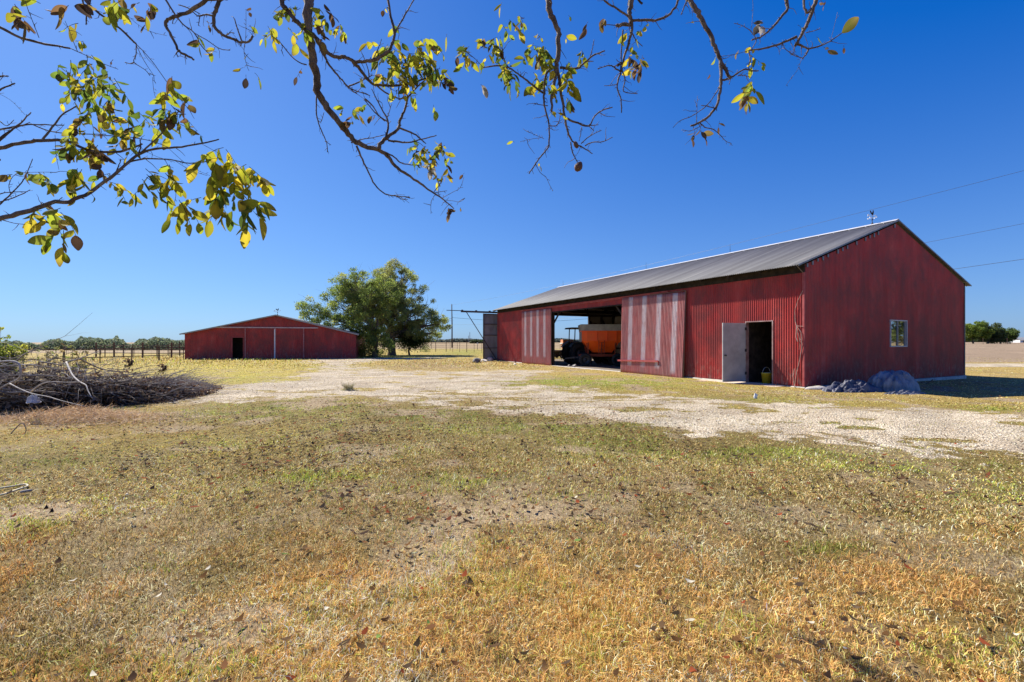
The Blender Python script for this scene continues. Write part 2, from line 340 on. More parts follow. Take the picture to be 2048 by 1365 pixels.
def blades(n, r0, r1, k, amax=62):
    r = np.exp(rng.uniform(math.log(r0), math.log(r1), n)); a = np.radians(rng.uniform(-amax, amax, n))
    x, y = r * np.sin(a), r * np.cos(a)
    g, gn, og, mv, pl, yl, n1, n2 = cover(x, y)
    clump = fbm(x * 7, y * 7, 81, 3)
    keep = (rng.random(n) > np.clip(g * 1.25, 0, .97)) & (rng.random(n) > .30 * mv + .62 * bare(x, y)) & ~in_barn(x, y, .05) & (rng.random(n) < .35 + 1.3 * sst(.35, .6, clump))
    x, y, g, gn, og, mv, pl, yl, n1, n2 = [q[keep] for q in (x, y, g, gn, og, mv, pl, yl, n1, n2)]
    n = len(x); r = np.hypot(x, y)
    u, v = img(x, y)
    wd = k[0] * (1 + r / k[1]) * rng.uniform(.6, 1.3, n)
    ht = rng.uniform(.014, .046, n) * np.where(rng.random(n) < .12, 1.5, 1.0) * (1 + .5 * gn) * (.55 + .9 * n2) * (1 - .48 * sst(3.5, 9, r))
    tall = blob(u, v, 420, 722, 300, 14) * 1.0 + blob(u, v, 930, 728, 170, 9) * .8 + blob(u, v, 250, 705, 200, 10)
    ht = ht * (1 + tall * 8 * rng.uniform(.2, 1, n)) 
    lean = (rng.uniform(.15, 1.35, n) + .3 * sst(4, 9, r)) * (1 - .4 * gn) * (1 - .6 * np.clip(tall, 0, 1)); az = rng.uniform(0, 2 * math.pi, n)
    dx, dy = np.cos(az), np.sin(az); wa = rng.uniform(0, math.pi, n); wx, wy = np.cos(wa) * wd / 2, np.sin(wa) * wd / 2
    z = terrain(x, y)
    L = ht
    b = np.stack([x, y, z - .003], -1); side = np.stack([wx, wy, rng.uniform(-.3, .3, n) * wd], -1)
    m_ = b + np.stack([dx * lean * L * .35, dy * lean * L * .35, L * .6], -1)
    t_ = b + np.stack([dx * lean * L * 1.1, dy * lean * L * 1.1, L * (1.0 - .25 * np.clip(lean, 0, 1.5))], -1)
    V = np.stack([b - side, b + side, m_ - side * .8, m_ + side * .8, t_], 1).reshape(-1, 3)
    o = np.arange(n)[:, None] * 5
    T = np.concatenate([o + np.array([0, 1, 3]), o + np.array([0, 3, 2]), o + np.array([2, 3, 4])], 1).reshape(-1, 3)
    # colours
    pick = rng.random(n); c = np.ones((n, 3)) * (.62, .425, .14)
    def put(msk, col): c[msk] = col
    put(pick < .28, (.86, .69, .36)); put(pick > .64, (.23, .145, .045))
    q = rng.random(n); put(q < og * .68, (.66, .36, .11))
    q = rng.random(n); put(q < mv * .5, (.40, .26, .13))
    q = rng.random(n); put(q < pl * .5, (.88, .73, .45))
    q = rng.random(n); put(q < yl * .6, (.56, .455, .10))
    q = rng.random(n); put(q < (.07 - .05 * sst(1000, 1150, v)) + gn * .7, (.30, .36, .05))
    q = rng.random(n); put(q < (.03 - .02 * sst(1000, 1150, v)) + gn * .25, (.46, .48, .07))
    c = np.minimum(c * (.86 + .52 * sst(.3, .7, n1))[:, None] * 1.1 * rng.uniform(.55, 1.4, (n, 1)), .92) * rng.uniform(.93, 1.07, (n, 3))
    return V, T, np.repeat(c, 5, 0)
parts = [blades(560000, 1.25, 6.0, (.0021, 4.5)), blades(380000, 5.0, 16.0, (.0034, 7)), blades(170000, 14.0, 60.0, (.0115, 16))]
VV, TT, CC = [], [], []; off = 0
for v_, t_, c_ in parts: VV.append(v_); TT.append(t_ + off); CC.append(c_); off += len(v_)
grass = npmesh('grass', np.concatenate(VV), np.concatenate(TT), M_GRASS, np.concatenate(CC))
tag(grass, 'short dry straw and green lawn grass growing over the yard', 'grass', kind='stuff')

# fallen leaves and pebbles -------------------------------------------------
def litter(n, r0, r1, sz, cols, dens, name, thick=False, amax=60):
    r = np.exp(rng.uniform(math.log(r0), math.log(r1), n)); a = np.radians(rng.uniform(-amax, amax, n))
    x, y = r * np.sin(a), r * np.cos(a); d = dens(x, y); kp = (rng.random(n) < d) & ~in_barn(x, y, .05); x, y = x[kp], y[kp]; n = len(x)
    s = rng.uniform(sz[0], sz[1], n); az = rng.uniform(0, 2 * math.pi, n); z = terrain(x, y)
    if thick:   # pebbles: squashed octahedra
        base = np.array([(1, 0, 0), (0, 1, 0), (-1, 0, 0), (0, -1, 0), (0, 0, .7), (0, 0, -.4)], float)
        tri = np.array([(0, 1, 4), (1, 2, 4), (2, 3, 4), (3, 0, 4), (1, 0, 5), (2, 1, 5), (3, 2, 5), (0, 3, 5)])
        q = base[None] * (s[:, None, None] * np.stack([np.ones(n), rng.uniform(.5, 1, n), rng.uniform(.5, 1, n)], 1)[:, None, :]); q = q * rng.uniform(.75, 1.25, q.shape)
    else:       # leaf: curled lens of 8 vertices
        L = np.array([-1, -.45, .2, 1.0]); W_ = np.array([.05, .42, .38, .03])
        curl = rng.uniform(.1, .8, n); fold = rng.uniform(-.1, .6, n)
        q = np.zeros((n, 8, 3))
        for i in range(4):
            for j, sg in enumerate((-1, 1)):
                q[:, i * 2 + j, 0] = L[i] * s; q[:, i * 2 + j, 1] = sg * W_[i] * s; q[:, i * 2 + j, 2] = (curl * L[i] ** 2 + fold * W_[i] * sg) * s * .6 + .012
        tl = rng.uniform(-.5, .9, n); ct, st_ = np.cos(tl), np.sin(tl)
        q0 = q.copy(); q[:, :, 0] = q0[:, :, 0] * ct[:, None]; q[:, :, 2] = q0[:, :, 2] + np.abs(q0[:, :, 0] + s[:, None]) * st_[:, None] * .4
        tri = np.array([(0, 1, 3), (0, 3, 2), (2, 3, 5), (2, 5, 4), (4, 5, 7), (4, 7, 6)])
    ca, sa = np.cos(az)[:, None], np.sin(az)[:, None]
    V = np.stack([q[..., 0] * ca - q[..., 1] * sa + x[:, None], q[..., 0] * sa + q[..., 1] * ca + y[:, None], q[..., 2] + z[:, None] + (.012 if thick else .026)], -1)
    k = q.shape[1]; T = (np.arange(n)[:, None, None] * k + tri[None]).reshape(-1, 3)
    cl = np.array(cols)[rng.integers(0, len(cols), n)] * rng.uniform(.7, 1.3, (n, 1))
    return npmesh(name, V.reshape(-1, 3), T, m_leafy('fallen_leaf', .10, .95, .03) if not thick else surf_col('pebble'), np.repeat(cl, k, 0))
def surf_col(name, rough=.85):
    def b(n, out):
        a = N(n, 'ShaderNodeAttribute', attribute_name='Col'); p = N(n, 'ShaderNodeBsdfPrincipled'); p.inputs['Roughness'].default_value = rough
        n.links.new(a.outputs['Color'], p.inputs['Base Color']); n.links.new(p.outputs[0], out.inputs[0])
    return mat(name, b)
def dleaf(x, y):
    u, v = img(x, y); n = fbm(x * .9, y * .9, 91, 4)
    d = blob(u, v, 880, 850, 420, 45) * 1.0 + blob(u, v, 500, 900, 500, 80) * .5 + blob(u, v, 1800, 970, 420, 90) * .45 + blob(u, v, 640, 815, 120, 12) * .7 + blob(u, v, 1250, 900, 300, 50) * .3 + .16
    return np.clip(d * sst(.3, .6, n) * 1.2, 0, 1) * (1 - .6 * cover(x, y)[0]) * (1 - .72 * sst(1000, 1180, v))
lv = litter(26000, 2.0, 18, (.016, .038), [(.075, .040, .018), (.13, .065, .025), (.055, .032, .02), (.19, .10, .04), (.13, .07, .03), (.10, .06, .03), (.06, .04, .025), (.15, .07, .03), (.08, .055, .035), (.05, .035, .02), (.20, .05, .02)], dleaf, 'fallen_leaves')
tag(lv, 'curled dark brown dead leaves scattered over the lawn', 'fallen leaves', kind='stuff')
def dband(x, y):
    u, v = img(x, y); n = fbm(x * .8, y * .8, 93, 4)
    d = blob(u, v, 900, 845, 300, 30) + blob(u, v, 480, 890, 420, 60) * .6 + blob(u, v, 640, 815, 120, 10) * .7 + blob(u, v, 1250, 900, 300, 40) * .35 + blob(u, v, 1850, 950, 250, 40) * .35 + blob(u, v, 700, 990, 500, 60) * .22
    return np.clip(d * sst(.28, .6, n), 0, 1) * (1 - .7 * cover(x, y)[0])
lv3 = litter(7000, 3.2, 12.5, (.026, .050), [(.045, .028, .02), (.07, .042, .028), (.035, .026, .022), (.10, .055, .03), (.18, .06, .03)], dband, 'fallen_leaves')
tag(lv3, 'large curled blackish dead leaves strewn in a band before the track', 'fallen leaves', kind='stuff')
lv2 = litter(1500, 1.8, 14, (.014, .030), [(.42, .38, .28), (.50, .46, .36), (.10, .16, .04), (.14, .20, .05), (.42, .34, .10)], lambda x, y: .06 + .4 * dleaf(x, y), 'pale_fallen_leaves')
tag(lv2, 'pale and green fallen leaflets lying on the lawn', 'fallen leaves', kind='stuff')
pb = litter(70000, 4.2, 26, (.005, .018), [(.60, .545, .42), (.76, .70, .56), (.45, .40, .30), (.33, .29, .22), (.54, .49, .37)], lambda x, y: cover(x, y)[0] ** 1.2 * .9 + .004, 'gravel', True)
tag(pb, 'pale limestone pebbles of the farm track', 'gravel', kind='stuff')

# ---------------------------------------------------------------- materials for built things
def m_redmetal(n, out):
    tc = N(n, 'ShaderNodeTexCoord').outputs['Object']; a = N(n, 'ShaderNodeAttribute', attribute_name='Col')
    t = noise(n, tc, 1.6, 6, (1, 1, .22), .65); r = ramp(n, [(.30, (.21, .018, .017)), (.46, (.36, .030, .026)), (.60, (.41, .046, .038)), (.78, (.46, .10, .085))]); n.links.new(t.outputs[0], r.inputs[0])
    t2 = noise(n, tc, 17, 4, (1, 1, .035), .6); r2 = ramp(n, [(.56, (0, 0, 0)), (.74, (1, 1, 1))]); n.links.new(t2.outputs[0], r2.inputs[0])
    ml = N(n, 'ShaderNodeMath', operation='MULTIPLY'); n.links.new(r2.outputs[0], ml.inputs[0]); ml.inputs[1].default_value = .18
    mx = N(n, 'ShaderNodeMix', data_type='RGBA'); n.links.new(ml.outputs[0], mx.inputs[0]); n.links.new(r.outputs[0], mx.inputs[6]); mx.inputs[7].default_value = (.42, .17, .16, 1)
    t7 = noise(n, tc, 1.1, 8, (1, 1, .8), .72); r7 = ramp(n, [(.42, (0, 0, 0)), (.60, (.75, .75, .75))]); n.links.new(t7.outputs[0], r7.inputs[0])
    mx7 = N(n, 'ShaderNodeMix', data_type='RGBA'); n.links.new(r7.outputs[0], mx7.inputs[0]); n.links.new(mx.outputs[2], mx7.inputs[6]); mx7.inputs[7].default_value = (.165, .036, .034, 1); mx = mx7
    # worn white stripes where the vertex colour asks for them
    sp = N(n, 'ShaderNodeSeparateColor'); n.links.new(a.outputs['Color'], sp.inputs[0])
    t3 = noise(n, tc, 5, 6, (1, 3, .5), .7); r3 = ramp(n, [(.30, (.1, .1, .1)), (.50, (1, 1, 1))]); n.links.new(t3.outputs[0], r3.inputs[0])
    m3 = N(n, 'ShaderNodeMath', operation='MULTIPLY'); n.links.new(sp.outputs[0], m3.inputs[0]); n.links.new(r3.outputs[0], m3.inputs[1])
    mx2 = N(n, 'ShaderNodeMix', data_type='RGBA'); n.links.new(m3.outputs[0], mx2.inputs[0]); n.links.new(mx.outputs[2], mx2.inputs[6]); mx2.inputs[7].default_value = (.60, .58, .60, 1)
    # chalky faded streaks on the sliding doors
    t6 = noise(n, tc, 26, 5, (1, 1, .05), .7); r6 = ramp(n, [(.38, (.25, .25, .25)), (.62, (1, 1, 1))]); n.links.new(t6.outputs[0], r6.inputs[0])
    m6 = N(n, 'ShaderNodeMath', operation='MULTIPLY'); n.links.new(sp.outputs[2], m6.inputs[0]); n.links.new(r6.outputs[0], m6.inputs[1])
    mx6 = N(n, 'ShaderNodeMix', data_type='RGBA'); n.links.new(m6.outputs[0], mx6.inputs[0]); n.links.new(mx2.outputs[2], mx6.inputs[6]); mx6.inputs[7].default_value = (.58, .33, .30, 1); mx2 = mx6
    # rust and dust near the foot
    t4 = noise(n, tc, 9, 5, (1, 1, .4), .7); r4 = ramp(n, [(.5, (0, 0, 0)), (.68, (1, 1, 1))]); n.links.new(t4.outputs[0], r4.inputs[0])
    m4 = N(n, 'ShaderNodeMath', operation='MULTIPLY'); n.links.new(sp.outputs[1], m4.inputs[0]); n.links.new(r4.outputs[0], m4.inputs[1])
    mx3 = N(n, 'ShaderNodeMix', data_type='RGBA'); n.links.new(m4.outputs[0], mx3.inputs[0]); n.links.new(mx2.outputs[2], mx3.inputs[6]); mx3.inputs[7].default_value = (.33, .20, .16, 1)
    p = N(n, 'ShaderNodeBsdfPrincipled'); p.inputs['Roughness'].default_value = .55; p.inputs['Specular IOR Level'].default_value = .35
    # the sheets are painted on the outside only
    bf = N(n, 'ShaderNodeNewGeometry').outputs['Backfacing']; mx5 = N(n, 'ShaderNodeMix', data_type='RGBA'); n.links.new(bf, mx5.inputs[0]); n.links.new(mx3.outputs[2], mx5.inputs[6]); mx5.inputs[7].default_value = (.30, .27, .22, 1)
    n.links.new(mx5.outputs[2], p.inputs['Base Color']); n.links.new(p.outputs[0], out.inputs[0])
M_RED = mat('red_painted_corrugated', m_redmetal)
M_ROOF = surf('roof_corrugated', (.11, .105, .105), (.19, .185, .18), .8, .75, 0, (.12, 3.0, .12), spots=(1.6, .60, (.24, .225, .21)))
M_RIDGE = surf('ridge_metal', (.55, .54, .52), (.72, .71, .69), 4, .45, .3)
M_DARK = surf('dark_timber', (.018, .015, .013), (.045, .035, .028), 5, .9, spec=.2)
M_TIMBER = surf('grey_timber', (.10, .075, .055), (.19, .15, .11), 6, .85, mapping=(1, 1, .2))
M_REDTRIM = surf('red_trim', (.26, .03, .03), (.36, .07, .065), 5, .6)
M_CONC = surf('concrete', (.42, .38, .33), (.60, .56, .50), 5, .9, bump=.4, spots=(12, .6, (.25, .22, .19)))
M_DIRT = surf('dirt_floor', (.13, .10, .075), (.22, .175, .13), 2.5, .95, bump=.5)
M_GALV = surf('galvanised', (.14, .15, .165), (.23, .24, .26), 3, .5, .5, (1, 1, .3))
M_STEEL = surf('dark_steel', (.035, .035, .04), (.085, .08, .08), 8, .5, .5)
M_RUST = surf('rusty_steel', (.07, .05, .04), (.16, .09, .06), 10, .8, .2)
M_DOOR = surf('white_door', (.30, .31, .31), (.44, .45, .45), 2.2, .5, spots=(7, .66, (.30, .30, .30)))
M_WHITE = surf('white_paint', (.70, .70, .69), (.82, .82, .80), 5, .5)
M_RUBBER = surf('tyre_rubber', (.012, .012, .012), (.03, .03, .03), 12, .85)
M_ORANGE = surf('orange_paint', (.92, .10, .006), (.97, .14, .008), 2, .45, spots=(9, .68, (.35, .09, .03)))
M_GREYP = surf('grey_board', (.25, .25, .24), (.36, .36, .34), 4, .7)
M_BLACK = surf('black_paint', (.012, .012, .014), (.03, .03, .032), 8, .45)
M_YEL = surf('yellow_plastic', (.75, .55, .02), (.80, .62, .05), 8, .4, spots=(16, .62, (.12, .30, .04)))
M_BARK = surf('bark', (.075, .055, .042), (.20, .16, .125), 18, .9, mapping=(1, 1, .25), bump=.6, bscale=40)
M_TWIG = surf('twig_bark', (.085, .06, .045), (.22, .17, .13), 40, .85, bump=.3, bscale=90)

# ---------------------------------------------------------------- the long red barn
W, L = BARN['W'], BARN['L']; ZE, ZR, SL = 3.62, 5.86, .349
A = (9.12, 14.29)
PITCH, AMP = .080, .0125
def corr(axis, u0, u1, zlo, zhi, off, side, colf=None, segs=1, mb=None, pitch=PITCH, amp=AMP):
    """corrugated upright sheet along local x ('x') or y ('y'); off = position on the other axis, side = outward sign"""
    mb = mb or MB(); n = max(2, int((u1 - u0) / pitch * 6)); zl = zlo if callable(zlo) else (lambda u: zlo); zh = zhi if callable(zhi) else (lambda u: zhi)
    for i in range(n + 1):
        u = u0 + (u1 - u0) * i / n; o = off + side * amp * math.sin(2 * math.pi * u / pitch)
        for j in range(segs + 1):
            z = zl(u) + (zh(u) - zl(u)) * j / segs
            mb.v.append((u, o, z) if axis == 'x' else (o, u, z)); mb.c.append(colf(u, z) if colf else (0, max(0, 1 - z / .9) if zl(u) < .5 else 0, 0))
    b0 = len(mb.v) - (n + 1) * (segs + 1)
    for i in range(n):
        for j in range(segs):
            a = b0 + i * (segs + 1) + j; c = a + segs + 1; q_ = (a, c, c + 1, a + 1); mb.f.append(q_[::-1] if (axis == 'x') == (side > 0) else q_)
    return mb
barn = tag(empty('barn', (A[0], A[1], 0), BARN['th']), 'long red corrugated metal barn with grey roof and wide open side, white door ajar', 'barn')
ZB = .05
def rake(x): return ZR - .08 - SL * abs(x - W / 2)
OP0, OP1, OPZ = 8.5, 15.0, 3.26      # wagon bay in the long wall
D0, D1, DZ = 1.03, 1.98, 2.13        # walk-in door
mb = corr('y', 0, D0, ZB, ZE, 0, -1, segs=6)
corr('y', D0, D1, DZ, ZE, 0, -1, mb=mb); corr('y', D1, OP0, ZB, ZE, 0, -1, segs=6, mb=mb)
corr('y', OP0, OP1, OPZ, ZE, 0, -1, mb=mb); corr('y', OP1, L, ZB, ZE, 0, -1, segs=6, mb=mb)
o = mb.build('wall', M_RED, barn, True, True); o['label'] = 'long front wall of red corrugated sheet'
WX0, WX1, WZ0, WZ1 = 5.11, 6.25, 1.29, 2.22   # gable window
GA = .0075; lap = lambda x: min(3.34, rake(x))
mb = corr('x', 0, WX0, ZB, lap, 0, -1, segs=6, amp=GA); corr('x', WX0, WX1, ZB, WZ0, 0, -1, segs=2, mb=mb, amp=GA); corr('x', WX0, WX1, WZ1, lap, 0, -1, mb=mb, amp=GA)
corr('x', WX1, W, ZB, lap, 0, -1, segs=6, mb=mb, amp=GA); corr('x', 0, W, lambda x: min(3.32, rake(x) - .01), rake, -.009, -1, segs=3, mb=mb, amp=GA)
o = mb.build('wall', M_RED, barn, True, True); o['label'] = 'shaded red gable end with a small window'
mb = corr('y', 0, L, ZB, ZE, W, 1, segs=1)
o = mb.build('wall', M_RED, barn, True, True)
FS0, FS1, FZ = 2.6, 8.4, 3.62                 # far gable doorway
mb = corr('x', 0, FS0, ZB, rake, L, 1); corr('x', FS0, FS1, FZ, rake, L, 1, mb=mb); corr('x', FS1, W, ZB, rake, L, 1, mb=mb)
o = mb.build('wall', M_RED, barn, True, True)
# foundation: strip footing standing a little proud, broken at the door and the bay
mb = MB()
for (x0, x1, y0, y1) in ((-.06, .10, -.06, OP0), (-.06, .10, OP0, OP1), (-.06, .10, OP1, L + .06), (.10, W + .06, -.06, .10), (W - .10, W + .06, .10, L + .06), (.10, W - .10, L - .10, L + .06)):
    mb.box(x0, x1, y0, y1, -.45, .035 if not (y0 == OP0) else .02)
o = mb.build('foundation', M_CONC, barn); bevel(o, .02)
mb = MB(); mb.box(.10, W - .10, .10, L - .10, -.2, .008); mb.build('floor', M_DIRT, barn)
# roof: two corrugated slopes
def slope(side):
    m_ = MB(); n = int((L + .16) / PITCH * 6); o_ = .42
    for i in range(n + 1):
        y = -.07 + (L + .14) * i / n; dz = AMP * math.sin(2 * math.pi * y / PITCH)
        for k in range(2):
            x = (W / 2 if k == 0 else (-o_ if side < 0 else W + o_)); z = ZR + .03 - SL * abs(x - W / 2) + dz
            m_.v.append((x, y, z)); m_.c.append((1, 1, 1))
    for i in range(n):
        a = i * 2; m_.f.append((a, a + 1, a + 3, a + 2) if side > 0 else (a, a + 2, a + 3, a + 1))
    return m_
for sd in (-1, 1):
    o = slope(sd).build('roof', M_ROOF, barn, True); sm = o.modifiers.new('s', 'SOLIDIFY'); sm.thickness = .012
# ridge cap
mb = MB()
for sd in (-1, 1):
    a = [Vector((W / 2, -.09, ZR + .065)), Vector((W / 2 + sd * .20, -.09, ZR + .055 - SL * .20)), Vector((W / 2 + sd * .20, L + .09, ZR + .055 - SL * .20)), Vector((W / 2, L + .09, ZR + .065))]
    mb.add(a, [(0, 1, 2, 3)])
    for i in range(40):
        y = L * (i + .5) / 40; mb.box(W / 2 + sd * .2 - .03, W / 2 + sd * .2 + .03, y - .012, y + .012, ZR + .03 - SL * .2, ZR + .07 - SL * .2)
o = mb.build('ridge_cap', M_RIDGE, barn); sm = o.modifiers.new('s', 'SOLIDIFY'); sm.thickness = .01
# verge flashing on the near gable, bent tabs showing
mb = MB()
for sd in (-1, 1):
    xe = W / 2 + sd * (W / 2 + .42)
    mb.beam((W / 2, -.085, ZR + .02), (xe, -.085, ZR + .02 - SL * abs(xe - W / 2)), .022, .05)
random.seed(3)
for i in range(20):
    x = W / 2 * (i + .3) / 20; zz = rake(x)
    if random.random() < .65: mb.box(x, x + .07, -.045, -.02, zz - .07 - random.random() * .05, zz + .02)
mb.build('verge_flashing', M_GALV, barn)
# dark strip between siding and roof edge, with rafter tails
mb = MB(); mb.box(-.015, .03, -.02, L, ZE - .004, ZR - SL * W / 2 - .02 + .0)
for i in range(20): y = .06 + (L - .12) * i / 19; mb.beam((-.015, y, ZR - .05 - SL * (W / 2)), (-.36, y, ZR - .05 - SL * (W / 2 + .345)), .05, .09)
mb.build('eaves_strip', M_DARK, barn)
mb = MB(); mb.box(W - .02, W + .03, -.02, L, ZE - .004, ZR - SL * W / 2 - .02); mb.build('eaves_strip', M_DARK, barn)
# bent pipe at the near eaves corner
mb = MB(); mb.tube([(-.40, .02, 3.84), (-.36, -.03, 3.76), (-.22, -.04, 3.66), (-.10, -.03, 3.60)], .012, 6); mb.build('bent_pipe', M_TIMBER, barn)
# corner trims
mb = MB(); mb.box(-.028, .035, -.028, -.016, ZB, ZE); mb.box(-.028, -.016, -.016, .04, ZB, ZE); mb.build('corner_trim', M_REDTRIM, barn)
mb = MB(); mb.box(W - .03, W + .03, -.03, -.018, ZB, ZE + .12); mb.box(W + .018, W + .03, -.018, .04, ZB, ZE + .1); mb.build('corner_trim', M_GALV, barn)
# frame: posts, girts, plates, trusses
mb = MB()
for y in (.15, 4.0, 8.44, 15.06, 19.0, L - .16):
    for x in (.12, W - .12): mb.box(x - .07, x + .07, y - .07, y + .07, .008, ZE)
for y in (0.5, 4.2, 8.44, 11.8, 15.06, 19, L - .4):
    mb.beam((.1, y, ZE + .03), (W - .1, y, ZE + .03), .09, .22)
    for sd in (-1, 1): mb.beam((W / 2, y, ZR - .16), (W / 2 + sd * (W / 2 - .1), y, ZR - .20 - SL * (W / 2 - .1)), .06, .18)
    for x in (-2.6, 0, 2.6): mb.beam((W / 2 + x, y, ZE + .1), (W / 2 + x * .6, y, ZR - .2 - SL * abs(x * .6)), .05, .12)
for sd in (-1, 1):
    for k in range(1, 8):
        x = W / 2 + sd * k * W / 2 / 8; mb.beam((x, .05, ZR - .06 - SL * abs(x - W / 2)), (x, L - .05, ZR - .06 - SL * abs(x - W / 2)), .05, .07)
for z in (.9, 1.9, 2.9):
    mb.beam((W - .06, .1, z), (W - .06, L - .1, z), .05, .10); mb.beam((FS1, L - .06, z), (W - .1, L - .06, z), .05, .10)
    mb.beam((.06, D1 + .3, z), (.06, OP0 - .1, z), .05, .1); mb.beam((.06, OP1 + .1, z), (.06, L - .1, z), .05, .1)
for x in (FS0, FS1, 9.7): mb.box(x - .06, x + .06, L - .19, L - .05, .008, ZE + .1)
mb.beam((FS1, L - .12, 3.3), (9.7, L - .12, 1.6), .05, .12); mb.beam((9.7, L - .12, 3.4), (W - .2, L - .12, 1.8), .05, .12)
mb.beam((.12, OP1 - .0, 2.55), (.12, OP1 - .75, OPZ + .02), .05, .10); mb.beam((.12, OP0 + .05, 2.6), (.12, OP0 + .7, OPZ), .05, .1)
mb.build('timber_frame', M_DARK, barn)
# walls added behind the doorway to darken it; near-black colour stands in for shade
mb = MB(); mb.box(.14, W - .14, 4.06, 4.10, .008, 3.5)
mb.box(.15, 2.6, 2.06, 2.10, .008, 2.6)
mb.build('dark_backing', surf('shade_dark_boards', (.022, .02, .018), (.06, .05, .042), 5, .9, spec=.1), barn)
# header trim and sliding track over the bay
mb = MB(); mb.box(-.055, -.012, 5.6, OP1 + 3.9, 3.50, 3.60); mb.box(-.10, -.055, 5.6, OP1 + 3.9, 3.575, 3.60); mb.build('door_track', M_REDTRIM, barn)
mb = MB(); mb.box(-.03, -.011, OP0 + .02, OP1, OPZ - .06, OPZ); mb.build('header_board', M_DARK, barn)
# bay sliding doors
def stripes(cs, wd, y0):
    def f(u, z):
        a = 0
        for c, zlo in cs:
            a = max(a, 1 - max(0, abs(u - c) - wd) / .07) if abs(u - c) < wd + .07 and z > zlo else a
        return (max(0, a), max(0, 1 - (z) / .8), .62)
    return f
# near leaf leans outwards at its foot and hangs slightly crooked
lx0, lx1 = 4.62, 8.48
ld = MB(); corr('y', lx0, lx1, -.02, 3.50, 0, -1, stripes([(5.15, .2), (6.05, .4), (6.95, .4), (7.85, .4)], .10, lx0), 24, ld)
ld.v = [(x - .09 - .17 * (1 - z / 3.5) * (1 - .55 * (y - lx0) / (lx1 - lx0)), y + .02 * (1 - z / 3.5), z + .022 * (y - lx0) - .05) for x, y, z in ld.v]
leaf = ld.build('sliding_door', M_RED, barn, True, True); leaf['label'] = 'leaning sliding door sheet with worn white stripes and a rail across it'
sm = leaf.modifiers.new('s', 'SOLIDIFY'); sm.thickness = .006
mb = MB(); mb.beam((-.27, 5.95, .62), (-.22, 8.62, .56), .055, .075); mb.beam((-.24, 5.97, .62), (-.20, 5.97, .45), .05, .05); mb.build('rail', M_REDTRIM, leaf)
mb = MB()
for y in (lx0 + .03, lx1 - .03): mb.beam((-.055 - .15 * (1 - .55 * (y - lx0) / 3.9), y, 0), (-.06, y, 3.5), .05, .04)
for z in (.15, 1.7, 3.3): mb.beam((-.06 - .14 * (1 - z / 3.5), lx0, z), (-.06 - .07 * (1 - z / 3.5), lx1, z), .03, .06)
mb.box(-.105, -.07, lx0 + .02, lx0 + 2.0, 3.50, 3.515)
mb.build('door_frame', M_TIMBER, leaf)
ly0, ly1 = OP1 - .02, 18.75
ld = MB(); corr('y', ly0, ly1, .0, 3.47, -.085, -1, stripes([(15.75, .55), (16.6, .55), (17.45, .55), (18.25, .55)], .10, ly0), 24, ld)
leaf2 = ld.build('sliding_door', M_RED, barn, True, True); leaf2['label'] = 'far sliding door sheet with four faded white stripes'
sm = leaf2.modifiers.new('s', 'SOLIDIFY'); sm.thickness = .006
mb = MB(); mb.beam((-.05, ly0 + .03, 0), (-.05, ly0 + .03, 3.45), .05, .04); mb.beam((-.05, ly1 - .03, 0), (-.05, ly1 - .03, 3.45), .05, .04); mb.beam((-.05, ly0 + .03, 3.3), (-.05, ly1 - .03, 3.3), .05, .04); mb.build('door_frame', M_TIMBER, leaf2)
# walk-in door: frame, leaf swung out, knob, step
mb = MB()
mb.box(-.03, .12, D0 - .035, D0, ZB, DZ + .035); mb.box(-.03, .12, D1, D1 + .035, ZB, DZ + .035); mb.box(-.028, .118, D0 - .001, D1 + .001, DZ, DZ + .034); mb.build('door_frame', surf('jamb_paint', (.24, .12, .11), (.36, .26, .24), 4, .6), barn)
hinge = Vector((-.03, D1 + .02, 0)); ax = Vector((-.97, .20, 0)).normalized()
dl = MB(); nrm = Vector((ax.y, -ax.x, 0))
def dbox(m_, a0, a1, b0, b1, z0, z1):
    v = [hinge + ax * a + nrm * b + Vector((0, 0, z)) for z in (z0, z1) for b in (b0, b1) for a in (a0, a1)]
    m_.add(v, [(0, 2, 3, 1), (4, 5, 7, 6), (0, 1, 5, 4), (2, 6, 7, 3), (0, 4, 6, 2), (1, 3, 7, 5)])
dbox(dl, .01, .95, -.022, .022, .06, 2.10); leafd = dl.build('door', M_DOOR, barn); bevel(leafd, .006); leafd['label'] = 'scuffed white door standing open'
for sd in (-1, 1):
    mb = MB()
    c = hinge + ax * .87 + nrm * .022 * sd + Vector((0, 0, .98)); q = nrm * sd
    M4 = Matrix.Translation(c) @ q.to_track_quat('Z', 'Y').to_matrix().to_4x4()
    mb.lathe([(0, 0), (.03, 0), (.03, .006), (.012, .01), (.012, .035), (.028, .045), (.032, .06), (.022, .075), (0, .078)], 14, M4)
    mb.build('knob', M_STEEL, leafd, True)
for z in (.3, 1.1, 1.85): mb = MB(); dbox(mb, -.03, .05, -.028, .028, z, z + .1); mb.build('hinge', M_STEEL, leafd)
step = MB(); step.add([(-.06, .55, -.1), (-.62, .62, -.1), (-.60, 3.7, -.1), (-.06, 3.7, -.1), (-.06, .55, .03), (-.62, .62, .0), (-.60, 3.7, -.005), (-.06, 3.7, .03)],
    [(0, 1, 2, 3), (7, 6, 5, 4), (0, 4, 5, 1), (1, 5, 6, 2), (2, 6, 7, 3), (3, 7, 4, 0)])
step.build('step', surf('step_board', (.42, .33, .26), (.55, .45, .36), 6, .85, bump=.3), barn)
